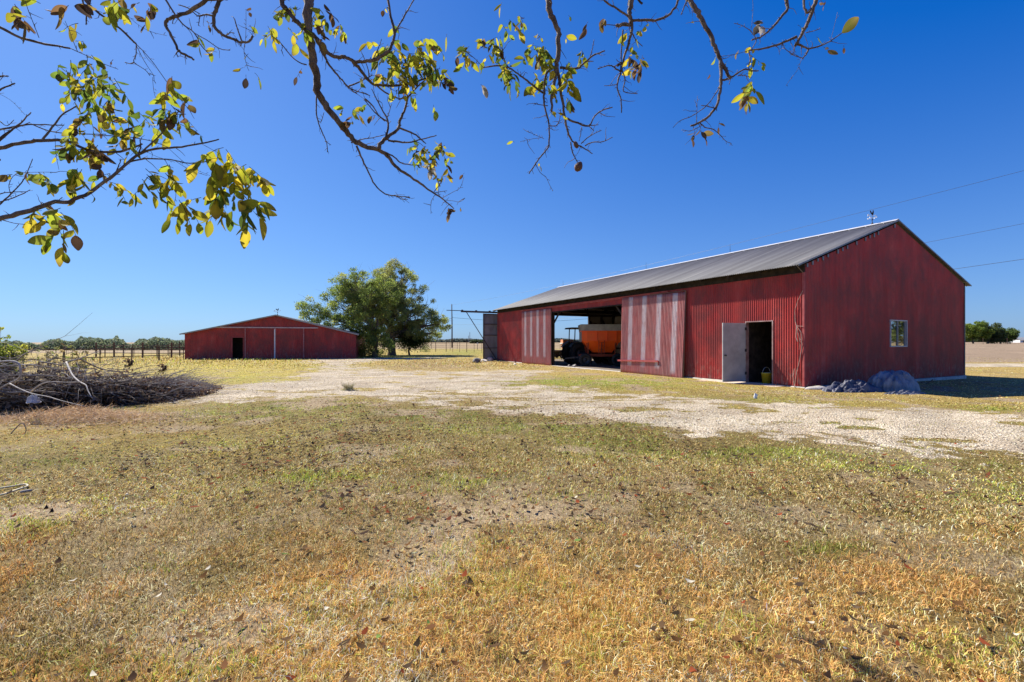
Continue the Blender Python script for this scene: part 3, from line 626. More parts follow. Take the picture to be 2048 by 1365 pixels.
# gable window
mb = MB(); y0, y1 = -.035, .05
mb.box(WX0 - .03, WX0 + .015, y0, y1, WZ0 - .03, WZ1 + .03); mb.box(WX1 - .015, WX1 + .03, y0, y1, WZ0 - .03, WZ1 + .03)
mb.box(WX0 + .015, WX1 - .015, y0 + .002, y1, WZ1 - .012, WZ1 + .03); mb.box(WX0 + .015, WX1 - .015, y0 + .002, y1, WZ0 - .03, WZ0 + .015)
win = mb.build('window', surf('window_trim', (.42, .42, .41), (.55, .55, .53), 5, .5), barn)
mb = MB(); mb.box((WX0 + WX1) / 2 - .10, (WX0 + WX1) / 2 - .02, -.018, .03, WZ0 + .015, WZ1 - .012); mb.box(WX1 - .14, WX1 - .015, -.018, .03, WZ0 + .015, WZ1 - .012); mb.build('sash', M_GALV, win)
def m_glass(n, out):
    g = N(n, 'ShaderNodeBsdfGlossy'); g.inputs['Roughness'].default_value = .02; g.inputs['Color'].default_value = (.75, .78, .80, 1)
    d = N(n, 'ShaderNodeBsdfPrincipled'); d.inputs['Base Color'].default_value = (.03, .035, .04, 1); d.inputs['Roughness'].default_value = .1
    m_ = N(n, 'ShaderNodeMixShader'); m_.inputs[0].default_value = .62; n.links.new(d.outputs[0], m_.inputs[1]); n.links.new(g.outputs[0], m_.inputs[2]); n.links.new(m_.outputs[0], out.inputs[0])
mb = MB(); mb.box(WX0 + .015, WX1 - .015, 0.0, .006, WZ0 + .015, WZ1 - .012); mb.build('pane', mat('reflecting_glass', m_glass), win)
# far gable: outrigger track with brace, and the grey inside of its sliding door
mb = MB(); mb.beam((FS0 + 5.6, L + .10, 3.68), (-2.9, L + .10, 3.68), .09, .13); mb.beam((-2.8, L + .10, 3.73), (-4.0, L + .10, 3.73), .05, .05)
for x in (-2.8, -1.7, -.6): mb.box(x - .06, x + .06, L + .03, L + .17, 3.74, 3.80)
mb.beam((-2.45, L + .12, 3.62), (-.02, L + .14, .1), .045, .045); mb.build('outrigger_track', M_STEEL, barn)
mb = corr('x', -1.12, 2.6, .02, 3.58, L + .17, 1); fd = mb.build('sliding_door', M_GALV, barn, True, True); fd['label'] = 'grey sliding door pushed past the far corner'
mb = MB()
for z in (.12, .98, 1.95, 2.78, 3.52): mb.beam((-1.1, L + .13, z), (2.5, L + .13, z), .04, .05)
for x in (-1.08, .7, 2.5): mb.beam((x, L + .13, .05), (x, L + .13, 3.55), .04, .05)
mb.build('door_frame', M_STEEL, fd)
# lightning rods on the ridge
for y in (6.95, 12.9, L - .6):
    mb = MB(); mb.tube([(W / 2, y, ZR + .06), (W / 2, y, ZR + .50)], [.010, .006], 6); mb.lathe([(0, .0), (.022, .02), (0, .045)], 8, Matrix.Translation((W / 2, y, ZR + .2)))
    mb.build('lightning_rod', M_STEEL, barn)
def weather_vane(name, loc, label, s=1.0, rz=0, fig='rooster'):
    r = tag(empty(name, loc, rz), label, 'weather vane')
    mb = MB(); mb.tube([(0, 0, 0), (0, 0, .62 * s)], [.018 * s, .01 * s], 8); mb.lathe([(0, .02 * s), (.06 * s, .0), (.05 * s, .06 * s), (.02 * s, .09 * s)], 12); mb.lathe([(0, .20 * s), (.05 * s, .24 * s), (.05 * s, .26 * s), (0, .30 * s)], 12); mb.build('post', M_STEEL, r, True)
    mb = MB()
    for a in (0, math.pi / 2): d = Vector((math.cos(a), math.sin(a), 0)) * .19 * s; mb.tube([Vector((0, 0, .34 * s)) - d, Vector((0, 0, .34 * s)) + d], .006 * s, 5)
    for a in range(4): d = Vector((math.cos(a * math.pi / 2), math.sin(a * math.pi / 2), 0)) * .2 * s; mb.box(d.x - .022 * s, d.x + .022 * s, d.y - .022 * s, d.y + .022 * s, .315 * s, .37 * s)
    mb.build('compass_arms', M_WHITE, r)
    mb = MB(); mb.tube([(-.3 * s, 0, .44 * s), (.3 * s, 0, .50 * s)], .007 * s, 5)
    mb.add([(.24 * s, -.004, .53 * s), (.24 * s, -.004, .45 * s), (.36 * s, -.004, .505 * s), (.24 * s, .004, .53 * s), (.24 * s, .004, .45 * s), (.36 * s, .004, .505 * s)], [(0, 1, 2), (5, 4, 3), (0, 3, 4, 1), (1, 4, 5, 2), (2, 5, 3, 0)])
    mb.add([(-.38 * s, -.004, .50 * s), (-.22 * s, -.004, .49 * s), (-.26 * s, -.004, .42 * s), (-.40 * s, -.004, .38 * s), (-.38 * s, .004, .50 * s), (-.22 * s, .004, .49 * s), (-.26 * s, .004, .42 * s), (-.40 * s, .004, .38 * s)], [(0, 1, 2, 3), (7, 6, 5, 4), (0, 4, 5, 1), (1, 5, 6, 2), (2, 6, 7, 3), (3, 7, 4, 0)])
    mb.build('arrow', M_WHITE, r)
    out = [(.07, .50), (.10, .56), (.13, .66), (.11, .70), (.12, .73), (.08, .76), (.05, .74), (.04, .68), (0, .62), (-.06, .62), (-.10, .68), (-.16, .72), (-.19, .66), (-.15, .60), (-.10, .55), (-.02, .51)]
    n_ = len(out); mb = MB(); mb.add([(x * s, -.006, z * s) for x, z in out] + [(x * s, .006, z * s) for x, z in out], [tuple(range(n_)), tuple(range(n_, 2 * n_))[::-1]] + [(i, i + n_, (i + 1) % n_ + n_, (i + 1) % n_) for i in range(n_)])
    mb.build('bird_figure', M_DARK, r)
    return r
def bw(x, y, z=0):   # barn-local to world
    c, s = math.cos(BARN['th']), math.sin(BARN['th']); return Vector((A[0] + x * c - y * s, A[1] + x * s + y * c, z))
weather_vane('weather_vane', bw(W / 2, .75, ZR + .06), 'weather vane with white arrow on the grey roof ridge of the long barn', .72, .4)

# dead vine on the near corner
mb = MB()
def bl(pts): return [(x, y, z) for x, y, z in pts]
mb.tube([(-.03, .02, 3.05), (-.05, .16, 2.75), (-.045, .26, 2.45), (-.04, .25, 2.1), (-.05, .2, 1.95), (-.05, .06, 1.75), (-.06, .03, 1.3), (-.05, .10, .9), (-.06, .19, .5), (-.07, .26, .02)], [.008] * 3 + [.010] * 7, 5)
mb.tube([(-.04, .25, 2.1), (-.06, .17, 1.8), (-.05, .10, 1.55), (-.05, .04, 1.5)], .008, 5); mb.tube([(-.05, .2, 1.95), (-.05, .0, 1.93)], .007, 5)
mb.tube([(-.05, .14, 1.7), (-.07, .08, 1.45), (-.05, .12, 1.2)], .007, 5); mb.tube([(-.07, .26, .02), (-.06, .30, .35), (-.05, .27, .6)], .007, 5); mb.tube([(-.05, .2, 1.95), (-.05, .22, 1.6), (-.04, .17, 1.45)], .012, 5)
vine = mb.build('dead_vine', surf('vine_bark', (.30, .20, .16), (.45, .34, .28), 12, .9)); vine.location = (A[0], A[1], 0); vine.rotation_euler = (0, 0, BARN['th'])
tag(vine, 'thin dead vine climbing the near corner of the red barn', 'vine')

# bucket in the doorway
bk = tag(empty('bucket', bw(.45, 1.55, .01), .3), 'yellow plastic bucket with green smears just inside the dark doorway', 'bucket')
mb = MB(); mb.lathe([(0, 0), (.13, 0), (.155, .30), (.162, .30), (.162, .33), (.170, .33), (.170, .36), (.158, .36), (.15, .33), (.13, .03), (0, .03)], 24); mb.build('body', M_YEL, bk, True)
mb = MB(); mb.tube([(.17 * math.cos(t), .06 * math.sin(t) * 0 + .0, .34 + .22 * math.sin(t)) for t in np.linspace(0, math.pi, 12)], .005, 5); mb.build('handle', M_WHITE, bk)
mb = MB(); mb.tube([(.04 * math.cos(t) + .10, .04 * math.sin(t), .36) for t in np.linspace(0, 6, 9)], .008, 5); mb.box(-.08, .09, -.02, .0, .36, .375); mb.build('tool_rest', M_WHITE, bk)

# tarpaulins against the gable
def tarp(name, c, rx, ry, h, m, label, seed, rot=0, pw=2.6, wr=.05):
    nx, ny = 90, 70; Vs = []; 
    X, Y = np.meshgrid(np.linspace(-1.15, 1.15, nx), np.linspace(-1.15, 1.15, ny)); R = (np.abs(X) ** pw + np.abs(Y) ** pw) ** (1 / pw)
    prof = np.clip(1 - R ** 3.0, 0, 1) ** (.42 if h > .4 else .62)
    ang_ = np.arctan2(Y, X)
    fold = np.abs(fbm(ang_ * 3.2 + seed, R * 1.2, seed, 4) - .5) * 2; fold2 = 1 - np.abs(fbm(X * 2.6 + Y * 1.4 + seed, Y * 2.2 - X * .6, seed + 9, 3) - .5) * 5; fold2 = np.clip(fold2, 0, 1) ** 1.5
    lump = .93 + .16 * fbm(X * 2.3 + seed, Y * 2.3, seed + 2, 3) if h > .4 else .25 + 1.5 * fbm(X * 3.4 + seed, Y * 3.4, seed + 2, 4) ** 1.3
    dr = np.abs(np.sin(ang_ * 7 + 3 * fbm(X * 2, Y * 2, seed, 2))) ** .6
    Z = h * prof * lump * (1 - .30 * fold * sst(.2, .8, R)) - (1 - dr) * .10 * min(h, .5) * sst(.35, .8, R) + (fold2 - .3) * wr * .7 * (prof > .02) + .03 * fbm(X * 6, Y * 6, seed + 4, 3)
    Xo = X * rx * (1 - .16 * fold * sst(.4, 1, R)); Yo = Y * ry * (1 - .16 * fold * sst(.4, 1, R)); Xo = Xo * (1 + .07 * dr * sst(.6, 1, R)); Yo = Yo * (1 + .07 * dr * sst(.6, 1, R))
    cr, sr = math.cos(rot), math.sin(rot)
    Vv = np.stack([Xo * cr - Yo * sr, Xo * sr + Yo * cr, Z - .03], -1).reshape(-1, 3)
    ii = np.arange(nx * ny).reshape(ny, nx); Tt = np.stack([ii[:-1, :-1], ii[:-1, 1:], ii[1:, 1:], ii[1:, :-1]], -1).reshape(-1, 4)
    keep = (R.ravel()[Tt].max(1) < 1.12); o = npmesh(name, Vv, Tt[keep], m, smooth=True)
    o.location = c; sm = o.modifiers.new('s', 'SOLIDIFY'); sm.thickness = .006
    return tag(o, label, 'tarpaulin')
def m_tarp(c1, c2, nm):
    def b(n, out):
        tc = N(n, 'ShaderNodeTexCoord').outputs['Object']; t = noise(n, tc, 2.5, 6, None, .65); r = ramp(n, [(.38, c1), (.6, c2)]); n.links.new(t.outputs[0], r.inputs[0])
        p = N(n, 'ShaderNodeBsdfPrincipled'); p.inputs['Roughness'].default_value = .55; n.links.new(r.outputs[0], p.inputs['Base Color'])
        t3 = noise(n, tc, 6, 3, None, .5); bp = N(n, 'ShaderNodeBump'); bp.inputs['Strength'].default_value = .9; bp.inputs['Distance'].default_value = .05
        n.links.new(t3.outputs[0], bp.inputs['Height']); n.links.new(bp.outputs[0], p.inputs['Normal']); n.links.new(p.outputs[0], out.inputs[0])
    return mat(nm, b)
tarp('tarpaulin', (11.45, 13.75, -.02), .68, .50, .56, m_tarp((.13, .135, .165), (.30, .29, .29), 'silver_tarp'), 'blue grey tarpaulin humped over a heap beside the shaded gable wall', 5, .35, 2.6, .14)
tarp('tarpaulin', (10.15, 13.55, -.02), 1.0, .42, .22, m_tarp((.022, .025, .045), (.11, .11, .14), 'blue_tarp'), 'crumpled dark blue tarpaulin lying low by the barn corner', 14, .2, 2.2, .16)
tarp('tarpaulin', (10.95, 12.75, -.02), .62, .20, .09, m_tarp((.06, .065, .09), (.18, .18, .20), 'blue_tarp_flap'), 'flat blue grey tarpaulin flap in front of the silver hump', 23, .1, 2.2, .05)
# pipe sticks by the footing
mb = MB(); mb.tube([(0, 0, .02), (.25, -.1, .05), (.42, -.22, .22)], .018, 6); mb.tube([(.1, -.1, .03), (.5, -.18, .04)], .014, 6)
pp = mb.build('broken_pipe', M_TIMBER); pp.location = (14.2, 16.1, -.08); tag(pp, 'short bent pipe leaning at the barn footing right of the tarpaulin', 'pipe')
# rubble at the far corner
def rock(name, loc, sx, sy, sz, seed, m, rz=0):
    import bmesh
    bm = bmesh.new(); bmesh.ops.create_icosphere(bm, subdivisions=3, radius=1)
    r_ = random.Random(seed)
    dirs = [Vector((r_.gauss(0, 1), r_.gauss(0, 1), r_.gauss(0, 1))).normalized() for _ in range(14)]; ds = [r_.uniform(.55, .9) for _ in dirs]
    for v in bm.verts:
        for d, k in zip(dirs, ds):
            q = v.co.dot(d)
            if q > k: v.co -= d * (q - k)
        v.co = Vector((v.co.x * sx, v.co.y * sy, v.co.z * sz))
    me = bpy.data.meshes.new(name); bm.to_mesh(me); bm.free(); me.materials.append(m); o = bpy.data.objects.new(name, me); C.objects.link(o); o.location = loc; o.rotation_euler = (0, 0, rz); return o
for u, v, s, lb, se in ((954, 726, (.42, .3, .26), 'dark concrete lump leftmost of the rubble at the far barn corner', 2), (968, 724, (.5, .25, .2), 'pale broken slab between two lumps of rubble at the far barn corner', 5),
                        (979, 722.5, (.4, .3, .24), 'pale rounded block of rubble touching the grey sliding door', 8), (1030, 729.5, (.5, .12, .08), 'dark plank end lying at the foot of the red wall', 11)):
    q = gpt(u, v); tag(rock('rubble_block', (q.x, q.y, q.z + s[2] * .35), *s, se, M_CONC if se != 2 else surf('dark_stone', (.12, .11, .10), (.2, .18, .16), 5, .9), se), lb, 'rubble', 'rubble at the far barn corner')
# concrete lump at near corner and white scrap on grass
q = gpt(1612, 781); tag(rock('stone_lump', (9.35, 13.95, .0), .42, .14, .10, 31, M_CONC, -.1), 'flat pale concrete lump under the near barn corner', 'stone')
q = gpt(1511, 798); mb = MB(); mb.add([(-.04, 0, .0), (.05, .02, .0), (.06, .0, .10), (0, .03, .15), (-.02, .05, .06)], [(0, 1, 2, 3), (0, 3, 4), (1, 4, 2), (4, 3, 2)]); s_ = mb.build('paper_scrap', M_WHITE); s_.location = q; tag(s_, 'small crumpled white scrap standing in the grass before the doorway', 'paper scrap')

# ---------------------------------------------------------------- second red barn
B2O, B2R = (-26.9, 37.6), RAD(12)
B2XL, B2XR, B2XM = 0.0, 13.4, 6.95
b2 = tag(empty('barn', (B2O[0], B2O[1], 0), B2R), 'low red barn in the distance, broad gable and closed sliding doors, beside big trees', 'barn')
Z2L, Z2R, Z2M = 2.16, 2.22, 3.76
def z2(x): return Z2L + (Z2M - Z2L) * (x - B2XL) / (B2XM - B2XL) if x < B2XM else Z2R + (Z2M - Z2R) * (B2XR - x) / (B2XR - B2XM)
DX0, DX1, DXZ = 3.55, 4.36, 1.80
mb = corr('x', B2XL, DX0, 0, lambda x: z2(x) - .04, 0, -1, segs=4, pitch=.15); corr('x', DX0, DX1, DXZ, lambda x: z2(x) - .04, 0, -1, mb=mb, pitch=.15)
corr('x', DX1, B2XR, 0, lambda x: z2(x) - .04, 0, -1, segs=4, mb=mb, pitch=.15)
mb.build('wall', M_RED, b2, True, True)
mb = MB(); D2 = 8.0
mb.box(B2XL, B2XL + .05, .02, D2, 0, Z2L - .06); mb.box(B2XR - .05, B2XR, .02, D2, 0, Z2R - .06)
mb.add([(B2XL, D2, 0), (B2XR, D2, 0), (B2XR, D2, Z2R - .06), (B2XM, D2, Z2M - .06), (B2XL, D2, Z2L - .06)], [(0, 1, 2, 3, 4)]); mb.build('wall', M_REDTRIM, b2)
mb = MB()
for sd, xe, ze in ((-1, B2XL - .28, Z2L - .05), (1, B2XR + .28, Z2R - .05)):
    v = [(B2XM, -.22, Z2M), (B2XM, D2 + .2, Z2M), (xe, D2 + .2, ze), (xe, -.22, ze)]
    v = v + [(x, y, z - .06) for x, y, z in v]
    mb.add(v, [(0, 1, 2, 3), (7, 6, 5, 4), (0, 3, 7, 4), (1, 5, 6, 2), (2, 6, 7, 3)])
mb.build('roof', M_GALV, b2)
mb = MB()
for q in (-1, 1):
    for k in range(1): mb.beam((B2XM, -.235, Z2M - .05), (B2XL - .28 if q < 0 else B2XR + .28, -.235, Z2L - .10), .03, .10)
mb.build('verge_board', M_GREYP, b2)
mb = MB(); mb.box(2.3, 10.3, -.14, -.06, 2.60, 2.70); mb.build('door_track', surf('track_paint', (.40, .26, .26), (.55, .40, .40), 3, .5), b2)
for k, (xa, xb) in enumerate(((4.56, 6.85), (6.91, 9.14))):
    mb = corr('x', xa, xb, .06, 2.58, -.09, -1, segs=2, pitch=.15); dr = mb.build('sliding_door', M_RED, b2, True, True)
    for xq in (xa, xb): mb = MB(); mb.box(xq - .03, xq + .03, -.13, -.05, .05, 2.6); mb.build('door_edge', surf('faded_trim', (.36, .12, .11), (.50, .25, .24), 4, .6), dr)
mb = MB(); mb.box(6.81, 6.89, -.16, -.125, .05, 2.5); mb.build('white_strip', M_WHITE, b2)
mb = MB(); mb.box(DX0 - .05, DX0, -.03, .05, 0, DXZ + .05); mb.box(DX1, DX1 + .05, -.03, .05, 0, DXZ + .05); mb.box(DX0, DX1, -.03, .05, DXZ, DXZ + .05); mb.build('door_frame', M_REDTRIM, b2)
mb = MB(); mb.box(DX0 - 1, DX1 + 1, 1.2, 1.25, 0, 2.2); mb.build('dark_backing', M_DARK, b2)
weather_vane('weather_vane', (B2O[0] + 6.95 * math.cos(B2R) - .3 * math.sin(B2R), B2O[1] + 6.95 * math.sin(B2R) + .3, Z2M), 'small weather vane on the peak of the low distant barn', .75, .2)

# ---------------------------------------------------------------- trees
M_LEAF = m_leafy('tree_leaf', .58, .6)
def leafcards(centres, rads, n, size, cols, seed, flat=.8, parent=None, name='crown', drop=0):
    r = np.random.default_rng(seed); centres = np.array(centres, float); rads = np.array(rads, float)
    wgt = rads ** 2; k = r.choice(len(centres), n, p=wgt / wgt.sum())
    d = r.normal(size=(n, 3)); d /= np.linalg.norm(d, axis=1)[:, None]; rr = r.random(n) ** .45
    c = centres[k] + d * (rr * rads[k])[:, None] * np.array([1, 1, flat]); c[:, 2] -= drop * rr * rads[k] * (r.random(n))
    s = r.uniform(size[0], size[1], n)
    a = r.normal(size=(n, 3)); a /= np.linalg.norm(a, axis=1)[:, None]; b = np.cross(a, r.normal(size=(n, 3))); b /= np.linalg.norm(b, axis=1)[:, None]
    nn = np.cross(a, b)
    a = a * s[:, None]; b = b * (s * .42)[:, None]; nn = nn * (s * .25)[:, None]
    V = np.stack([c - a, c - b * .9 + nn, c + b * .9 + nn * .6, c + a], 1).reshape(-1, 3)
    T = (np.arange(n)[:, None, None] * 4 + np.array([(0, 1, 2), (1, 3, 2)])[None]).reshape(-1, 3)
    cc_ = np.array(cols); base = cc_[r.integers(0, len(cc_), len(centres))]
    cl = base[k] * .65 + cc_[r.integers(0, len(cc_), n)] * .35; cl = cl * r.uniform(.7, 1.3, (n, 1))
    return npmesh(name, V, T, M_LEAF, np.repeat(cl, 4, 0), parent)
GREENS = [(.20, .26, .08), (.28, .33, .09), (.14, .19, .06), (.38, .40, .12), (.25, .28, .13), (.34, .29, .11)]
def limb(mb, a, b, r0, r1, rnd, bend=.12, n=6, seg=6):
    a, b = Vector(a), Vector(b); L_ = (b - a).length; pts = []
    o1 = Vector((rnd.gauss(0, 1), rnd.gauss(0, 1), rnd.gauss(0, .6))) * L_ * bend
    for i in range(seg + 1):
        t = i / seg; pts.append(a.lerp(b, t) + o1 * math.sin(math.pi * t) + Vector((rnd.gauss(0, 1), rnd.gauss(0, 1), rnd.gauss(0, 1))) * L_ * .015 * (0 < i < seg))
    mb.tube(pts, [r0 + (r1 - r0) * i / seg for i in range(seg + 1)], n); return pts
def tree(label, base, height, blobs, nleaf, lsize, trunk_r, fork, seed, cols=GREENS, group=None, clump=(.5, 1.1), nclump=90, twigs=True, cat='tree', bare=0.0, drop=.5, name='tree'):
    """blobs: (dx, dy, dz, rx, ry, rz) ellipsoids of the crown relative to base; clumps of leaves hang on twigs inside them"""
    rnd = random.Random(seed); t = tag(empty(name, base), label, cat, group)
    mb = MB(); top = Vector((rnd.uniform(-.3, .3), rnd.uniform(-.3, .3), fork))
    prof = [(0, 1.45), (.06, 1.15), (.2, 1.0), (.6, .9), (1, .8)]
    mb.tube([Vector((top.x * k, top.y * k, fork * k - .1)) for k, _ in prof], [trunk_r * q for _, q in prof], 10)
    cents, rads = [], []; mains = []
    for (dx, dy, dz, rx, ry, rz) in blobs:
        c0 = Vector((dx, dy, dz)); start = top * rnd.uniform(.75, 1.0)
        pts = limb(mb, start, c0 - Vector((0, 0, rz * .25)), trunk_r * .6, trunk_r * .16, rnd, .08); mains.append((pts, c0))
        k = max(4, int(nclump * rx * rz / sum(b[3] * b[5] for b in blobs)))
        for i in range(k):
            while True:
                d = Vector((rnd.uniform(-1, 1), rnd.uniform(-1, 1), rnd.uniform(-1, 1)))
                if .35 < d.length < 1: break
            c = c0 + Vector((d.x * rx, d.y * ry, d.z * rz)); 
            if twigs:
                p0 = pts[rnd.randint(3, 6)]; limb(mb, p0, c, trunk_r * .10, trunk_r * .018, rnd, .10, 4, 4)
                for _ in range(2): limb(mb, p0.lerp(c, .7), c + Vector((rnd.gauss(0, .5), rnd.gauss(0, .5), rnd.gauss(.2, .4))), trunk_r * .04, trunk_r * .012, rnd, .1, 3, 3)
            if rnd.random() > bare * (1 if d.z > .2 else .3): cents.append(c); rads.append(rnd.uniform(*clump))
    mb.build('trunk', M_BARK, t, True)
    leafcards(cents, rads, nleaf, lsize, cols, seed, .75, t, 'crown', drop)
    return t
def tz(x, y): return float(terrain(x, y))
tree('tall wide tree with a thick trunk and thin grey top, right of the low barn', (-13.0, 49.5, 0), 10.5,
     [(0.2, 0, 7.4, 2.6, 2.6, 2.9), (2.2, 0, 5.4, 2.7, 2.6, 2.5), (3.6, .4, 3.7, 2.0, 2.2, 1.7), (-2.0, 0, 5.6, 2.2, 2.4, 2.5), (.4, -1.2, 4.4, 2.6, 2.0, 2.0), (1.0, .5, 8.6, 1.7, 1.6, 1.6), (4.3, 0, 2.6, 1.4, 1.6, .9), (-2.2, -.3, 4.0, 1.6, 1.6, 1.2), (-.2, .8, 6.0, 2.4, 2.0, 2.2), (2.6, -.3, 2.4, 1.7, 1.6, 1.3), (1.2, -.6, 2.6, 1.2, 1.0, .8), (-2.0, .6, 2.3, 1.5, 1.5, 1.0), (5.2, 0, 3.6, 1.1, 1.2, 1.0), (-3.4, -1.0, 6.6, 1.9, 1.8, 1.9), (-1.0, 0, 7.9, 1.6, 1.6, 1.2)],
     60000, (.05, .13), .42, 2.3, 11, cols=[(.34, .42, .11), (.42, .47, .13), (.22, .28, .08), (.42, .45, .14), (.30, .34, .13), (.34, .33, .12)], nclump=420, bare=.16, clump=(.25, .65), name='pecan_tree')
tree('lighter green tree spreading over the corner of the low red barn roof', (-12.9, 43.0, 0), 8.5,
     [(-1.0, 0, 6.2, 2.4, 2.3, 2.2), (-3.0, 0, 5.0, 2.1, 2.1, 1.9), (-5.6, .2, 4.6, 1.6, 1.5, 1.3), (-.2, -1.2, 3.7, 2.0, 1.8, 1.6), (-3.6, -.5, 3.4, 1.9, 1.8, 1.2), (.5, -.8, 1.9, 1.1, 1.2, 1.0), (-.2, .5, 5.4, 2.0, 1.8, 1.6), (-2.4, .3, 6.7, 2.1, 2.0, 1.4), (.9, .6, 6.4, 1.5, 1.6, 1.5), (-.6, -.6, 2.3, 1.5, 1.3, .9), (.4, -.3, 1.2, 1.3, 1.1, .7)],
     42000, (.05, .12), .26, 2.0, 12, cols=[(.24, .32, .07), (.33, .40, .08), (.17, .25, .06), (.42, .43, .11), (.14, .19, .05)], nclump=340, bare=.10, clump=(.28, .62))
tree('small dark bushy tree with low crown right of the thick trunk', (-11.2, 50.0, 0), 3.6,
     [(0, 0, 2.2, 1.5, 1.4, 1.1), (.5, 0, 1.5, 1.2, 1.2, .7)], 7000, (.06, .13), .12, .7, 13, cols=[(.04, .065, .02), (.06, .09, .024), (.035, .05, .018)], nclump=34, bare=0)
tree('low bushy green shrub at the foot of the low barn right wall', (-13.9, 43.0, 0), 1.4, [(0, 0, .8, .9, .8, .55), (1.2, .3, .5, .6, .6, .4)], 3000, (.05, .11), .05, .3, 14, nclump=16, cat='shrub', name='shrub')
q = gpt(848, 704.5); tree('tiny shrub alone in the grass right of the trees', tuple(q), .8, [(0, 0, .45, .5, .4, .35)], 900, (.04, .09), .03, .15, 15, nclump=8, cat='shrub', name='shrub')
# three trees beyond the dry field on the right
for i, (u, wd, top, cols, lb, sd) in enumerate(((1947, 68, 641, [(.22, .30, .05), (.30, .36, .06), (.16, .23, .04)], 'round yellow green tree beyond the dry field next to the barn edge', 21),
        (1974, 50, 646, [(.10, .14, .05), (.13, .16, .055), (.08, .11, .04)], 'middle grey green tree beyond the dry field', 22),
        (2001, 62, 652, [(.10, .15, .04), (.18, .24, .05), (.07, .10, .03)], 'dark low tree rightmost of three beyond the dry field', 23))):
    D = 108.0 + i; b = P(u, 688.5, D); hgt = (689 - top) / F * D; r = wd / 2 / F * D
    tree(lb, tuple(b), hgt, [(0, 0, hgt * .58, r * .95, r * .9, hgt * .36), (-r * .4, 0, hgt * .5, r * .6, r * .6, hgt * .3), (r * .45, 0, hgt * .45, r * .6, r * .6, hgt * .28)], 14000, (.12, .26), .18, hgt * .22, sd, cols, 'trees beyond the dry field', (.5, 1.0), 60, bare=.05, drop=.4)
# trees outside the frame that the gable window mirrors
for i, (x, y, h_) in enumerate(((46, 17.5, 8), (54, 22, 7), (50, 12.5, 6.5))):
    tree(('tall roadside tree mirrored in the gable window', 'second roadside tree mirrored in the gable window glass', 'short roadside tree mirrored in the gable window glass')[i], (x, y, tz(x, y)), h_, [(0, 0, h_ * .6, h_ * .38, h_ * .38, h_ * .34), (.8, .5, h_ * .4, h_ * .3, h_ * .3, h_ * .22)], 7000, (.14, .28), .2, h_ * .25, 31 + i, nclump=40)

# far woods (uncountable): leaf clumps standing on the terrain
def woods(name, us, D, label, seed, hpx, cols, zoff=0, dd=30, n=9000):
    r = np.random.default_rng(seed); u = r.uniform(us[0], us[1], n); d = D + r.uniform(0, dd, n)
    x = (u - X0) / F * d; y = d; top = hpx(u) / F * d
    fr = r.random(n) ** .8; z = terrain(x, y) + zoff + top * fr * (.25 + 1.1 * fbm(u * .035, u * 0 + 3.3, seed, 6)); s = r.uniform(.35, 1.0, n) * D / 420
    a = r.normal(size=(n, 3)); a /= np.linalg.norm(a, axis=1)[:, None]; b = np.cross(a, r.normal(size=(n, 3))); b /= np.linalg.norm(b, axis=1)[:, None]
    c = np.stack([x, y, z], -1); a = a * (s * 1.2)[:, None]; b = b * (s * .9)[:, None]
    V = np.stack([c - a, c - b, c + b, c + a], 1).reshape(-1, 3)
    T = (np.arange(n)[:, None, None] * 4 + np.array([(0, 1, 2), (1, 3, 2)])[None]).reshape(-1, 3)
    cl = np.array(cols)[(vn(u * .25, d * .1, seed + 5) * len(cols)).astype(int) % len(cols)] * r.uniform(.7, 1.3, (n, 1))
    o = npmesh(name, V, T, M_LEAF, np.repeat(cl, 4, 0)); return tag(o, label, 'woods', kind='stuff')
woods('woods', (-260, 400), 400, 'far line of dark green trees along the horizon left of the low barn', 51,
      lambda u: 19 + 11 * np.exp(-((u - 238) / 13) ** 2) + 8 * np.exp(-((u - 160) / 9) ** 2) + 4 * np.exp(-((u - 300) / 22) ** 2) + 5 * vn(u * .08, u * 0, 9), [(.15, .19, .11), (.18, .22, .13), (.13, .17, .12), (.20, .22, .12)], n=26000)  # bluish distance haze is mixed into these tree colours
woods('woods', (560, 1300), 900, 'blue grey wooded ridge on the horizon behind the utility pole', 52, lambda u: 7.5 + 1.5 * vn(u * .03, u * 0, 19) - 3 * sst(1190, 1250, u), [(.10, .125, .11), (.13, .145, .12), (.085, .11, .10)], n=26000, dd=60)  # ridge colours carry the blue grey of distant haze
woods('woods', (940, 972), 420, 'short dark tree belt left of the grey sliding door', 53, lambda u: 9 + 0 * u, [(.04, .06, .025), (.05, .07, .03)], n=1500)
woods('woods', (1880, 2400), 430, 'low tree belt on the horizon at the right edge', 54, lambda u: 10 + 4 * vn(u * .09, u * 0, 29), [(.055, .08, .03), (.075, .10, .035)], n=14000, zoff=-1.0)
# white farmhouse roof far right
hb = P(2040, 684.5, 260); hs_ = tag(empty('farmhouse', (hb.x, hb.y, hb.z - 1.2), .2), 'white roofed farmhouse low on the horizon at the right edge', 'house')
mb = MB(); mb.box(-5, 5, -3, 3, 0, 2.4); mb.build('wall', M_WHITE, hs_)
mb = MB(); mb.add([(-5.4, -3.5, 2.3), (5.4, -3.5, 2.3), (5.4, 0, 3.9), (-5.4, 0, 3.9), (-5.4, 3.5, 2.3), (5.4, 3.5, 2.3)], [(0, 1, 2, 3), (3, 2, 5, 4)]); mb.build('roof', M_GREYP, hs_)
for x in (-3, 1, 3.4): mb = MB(); mb.box(x, x + .9, -3.03, -2.98, .9, 1.9); mb.build('window', M_BLACK, hs_)

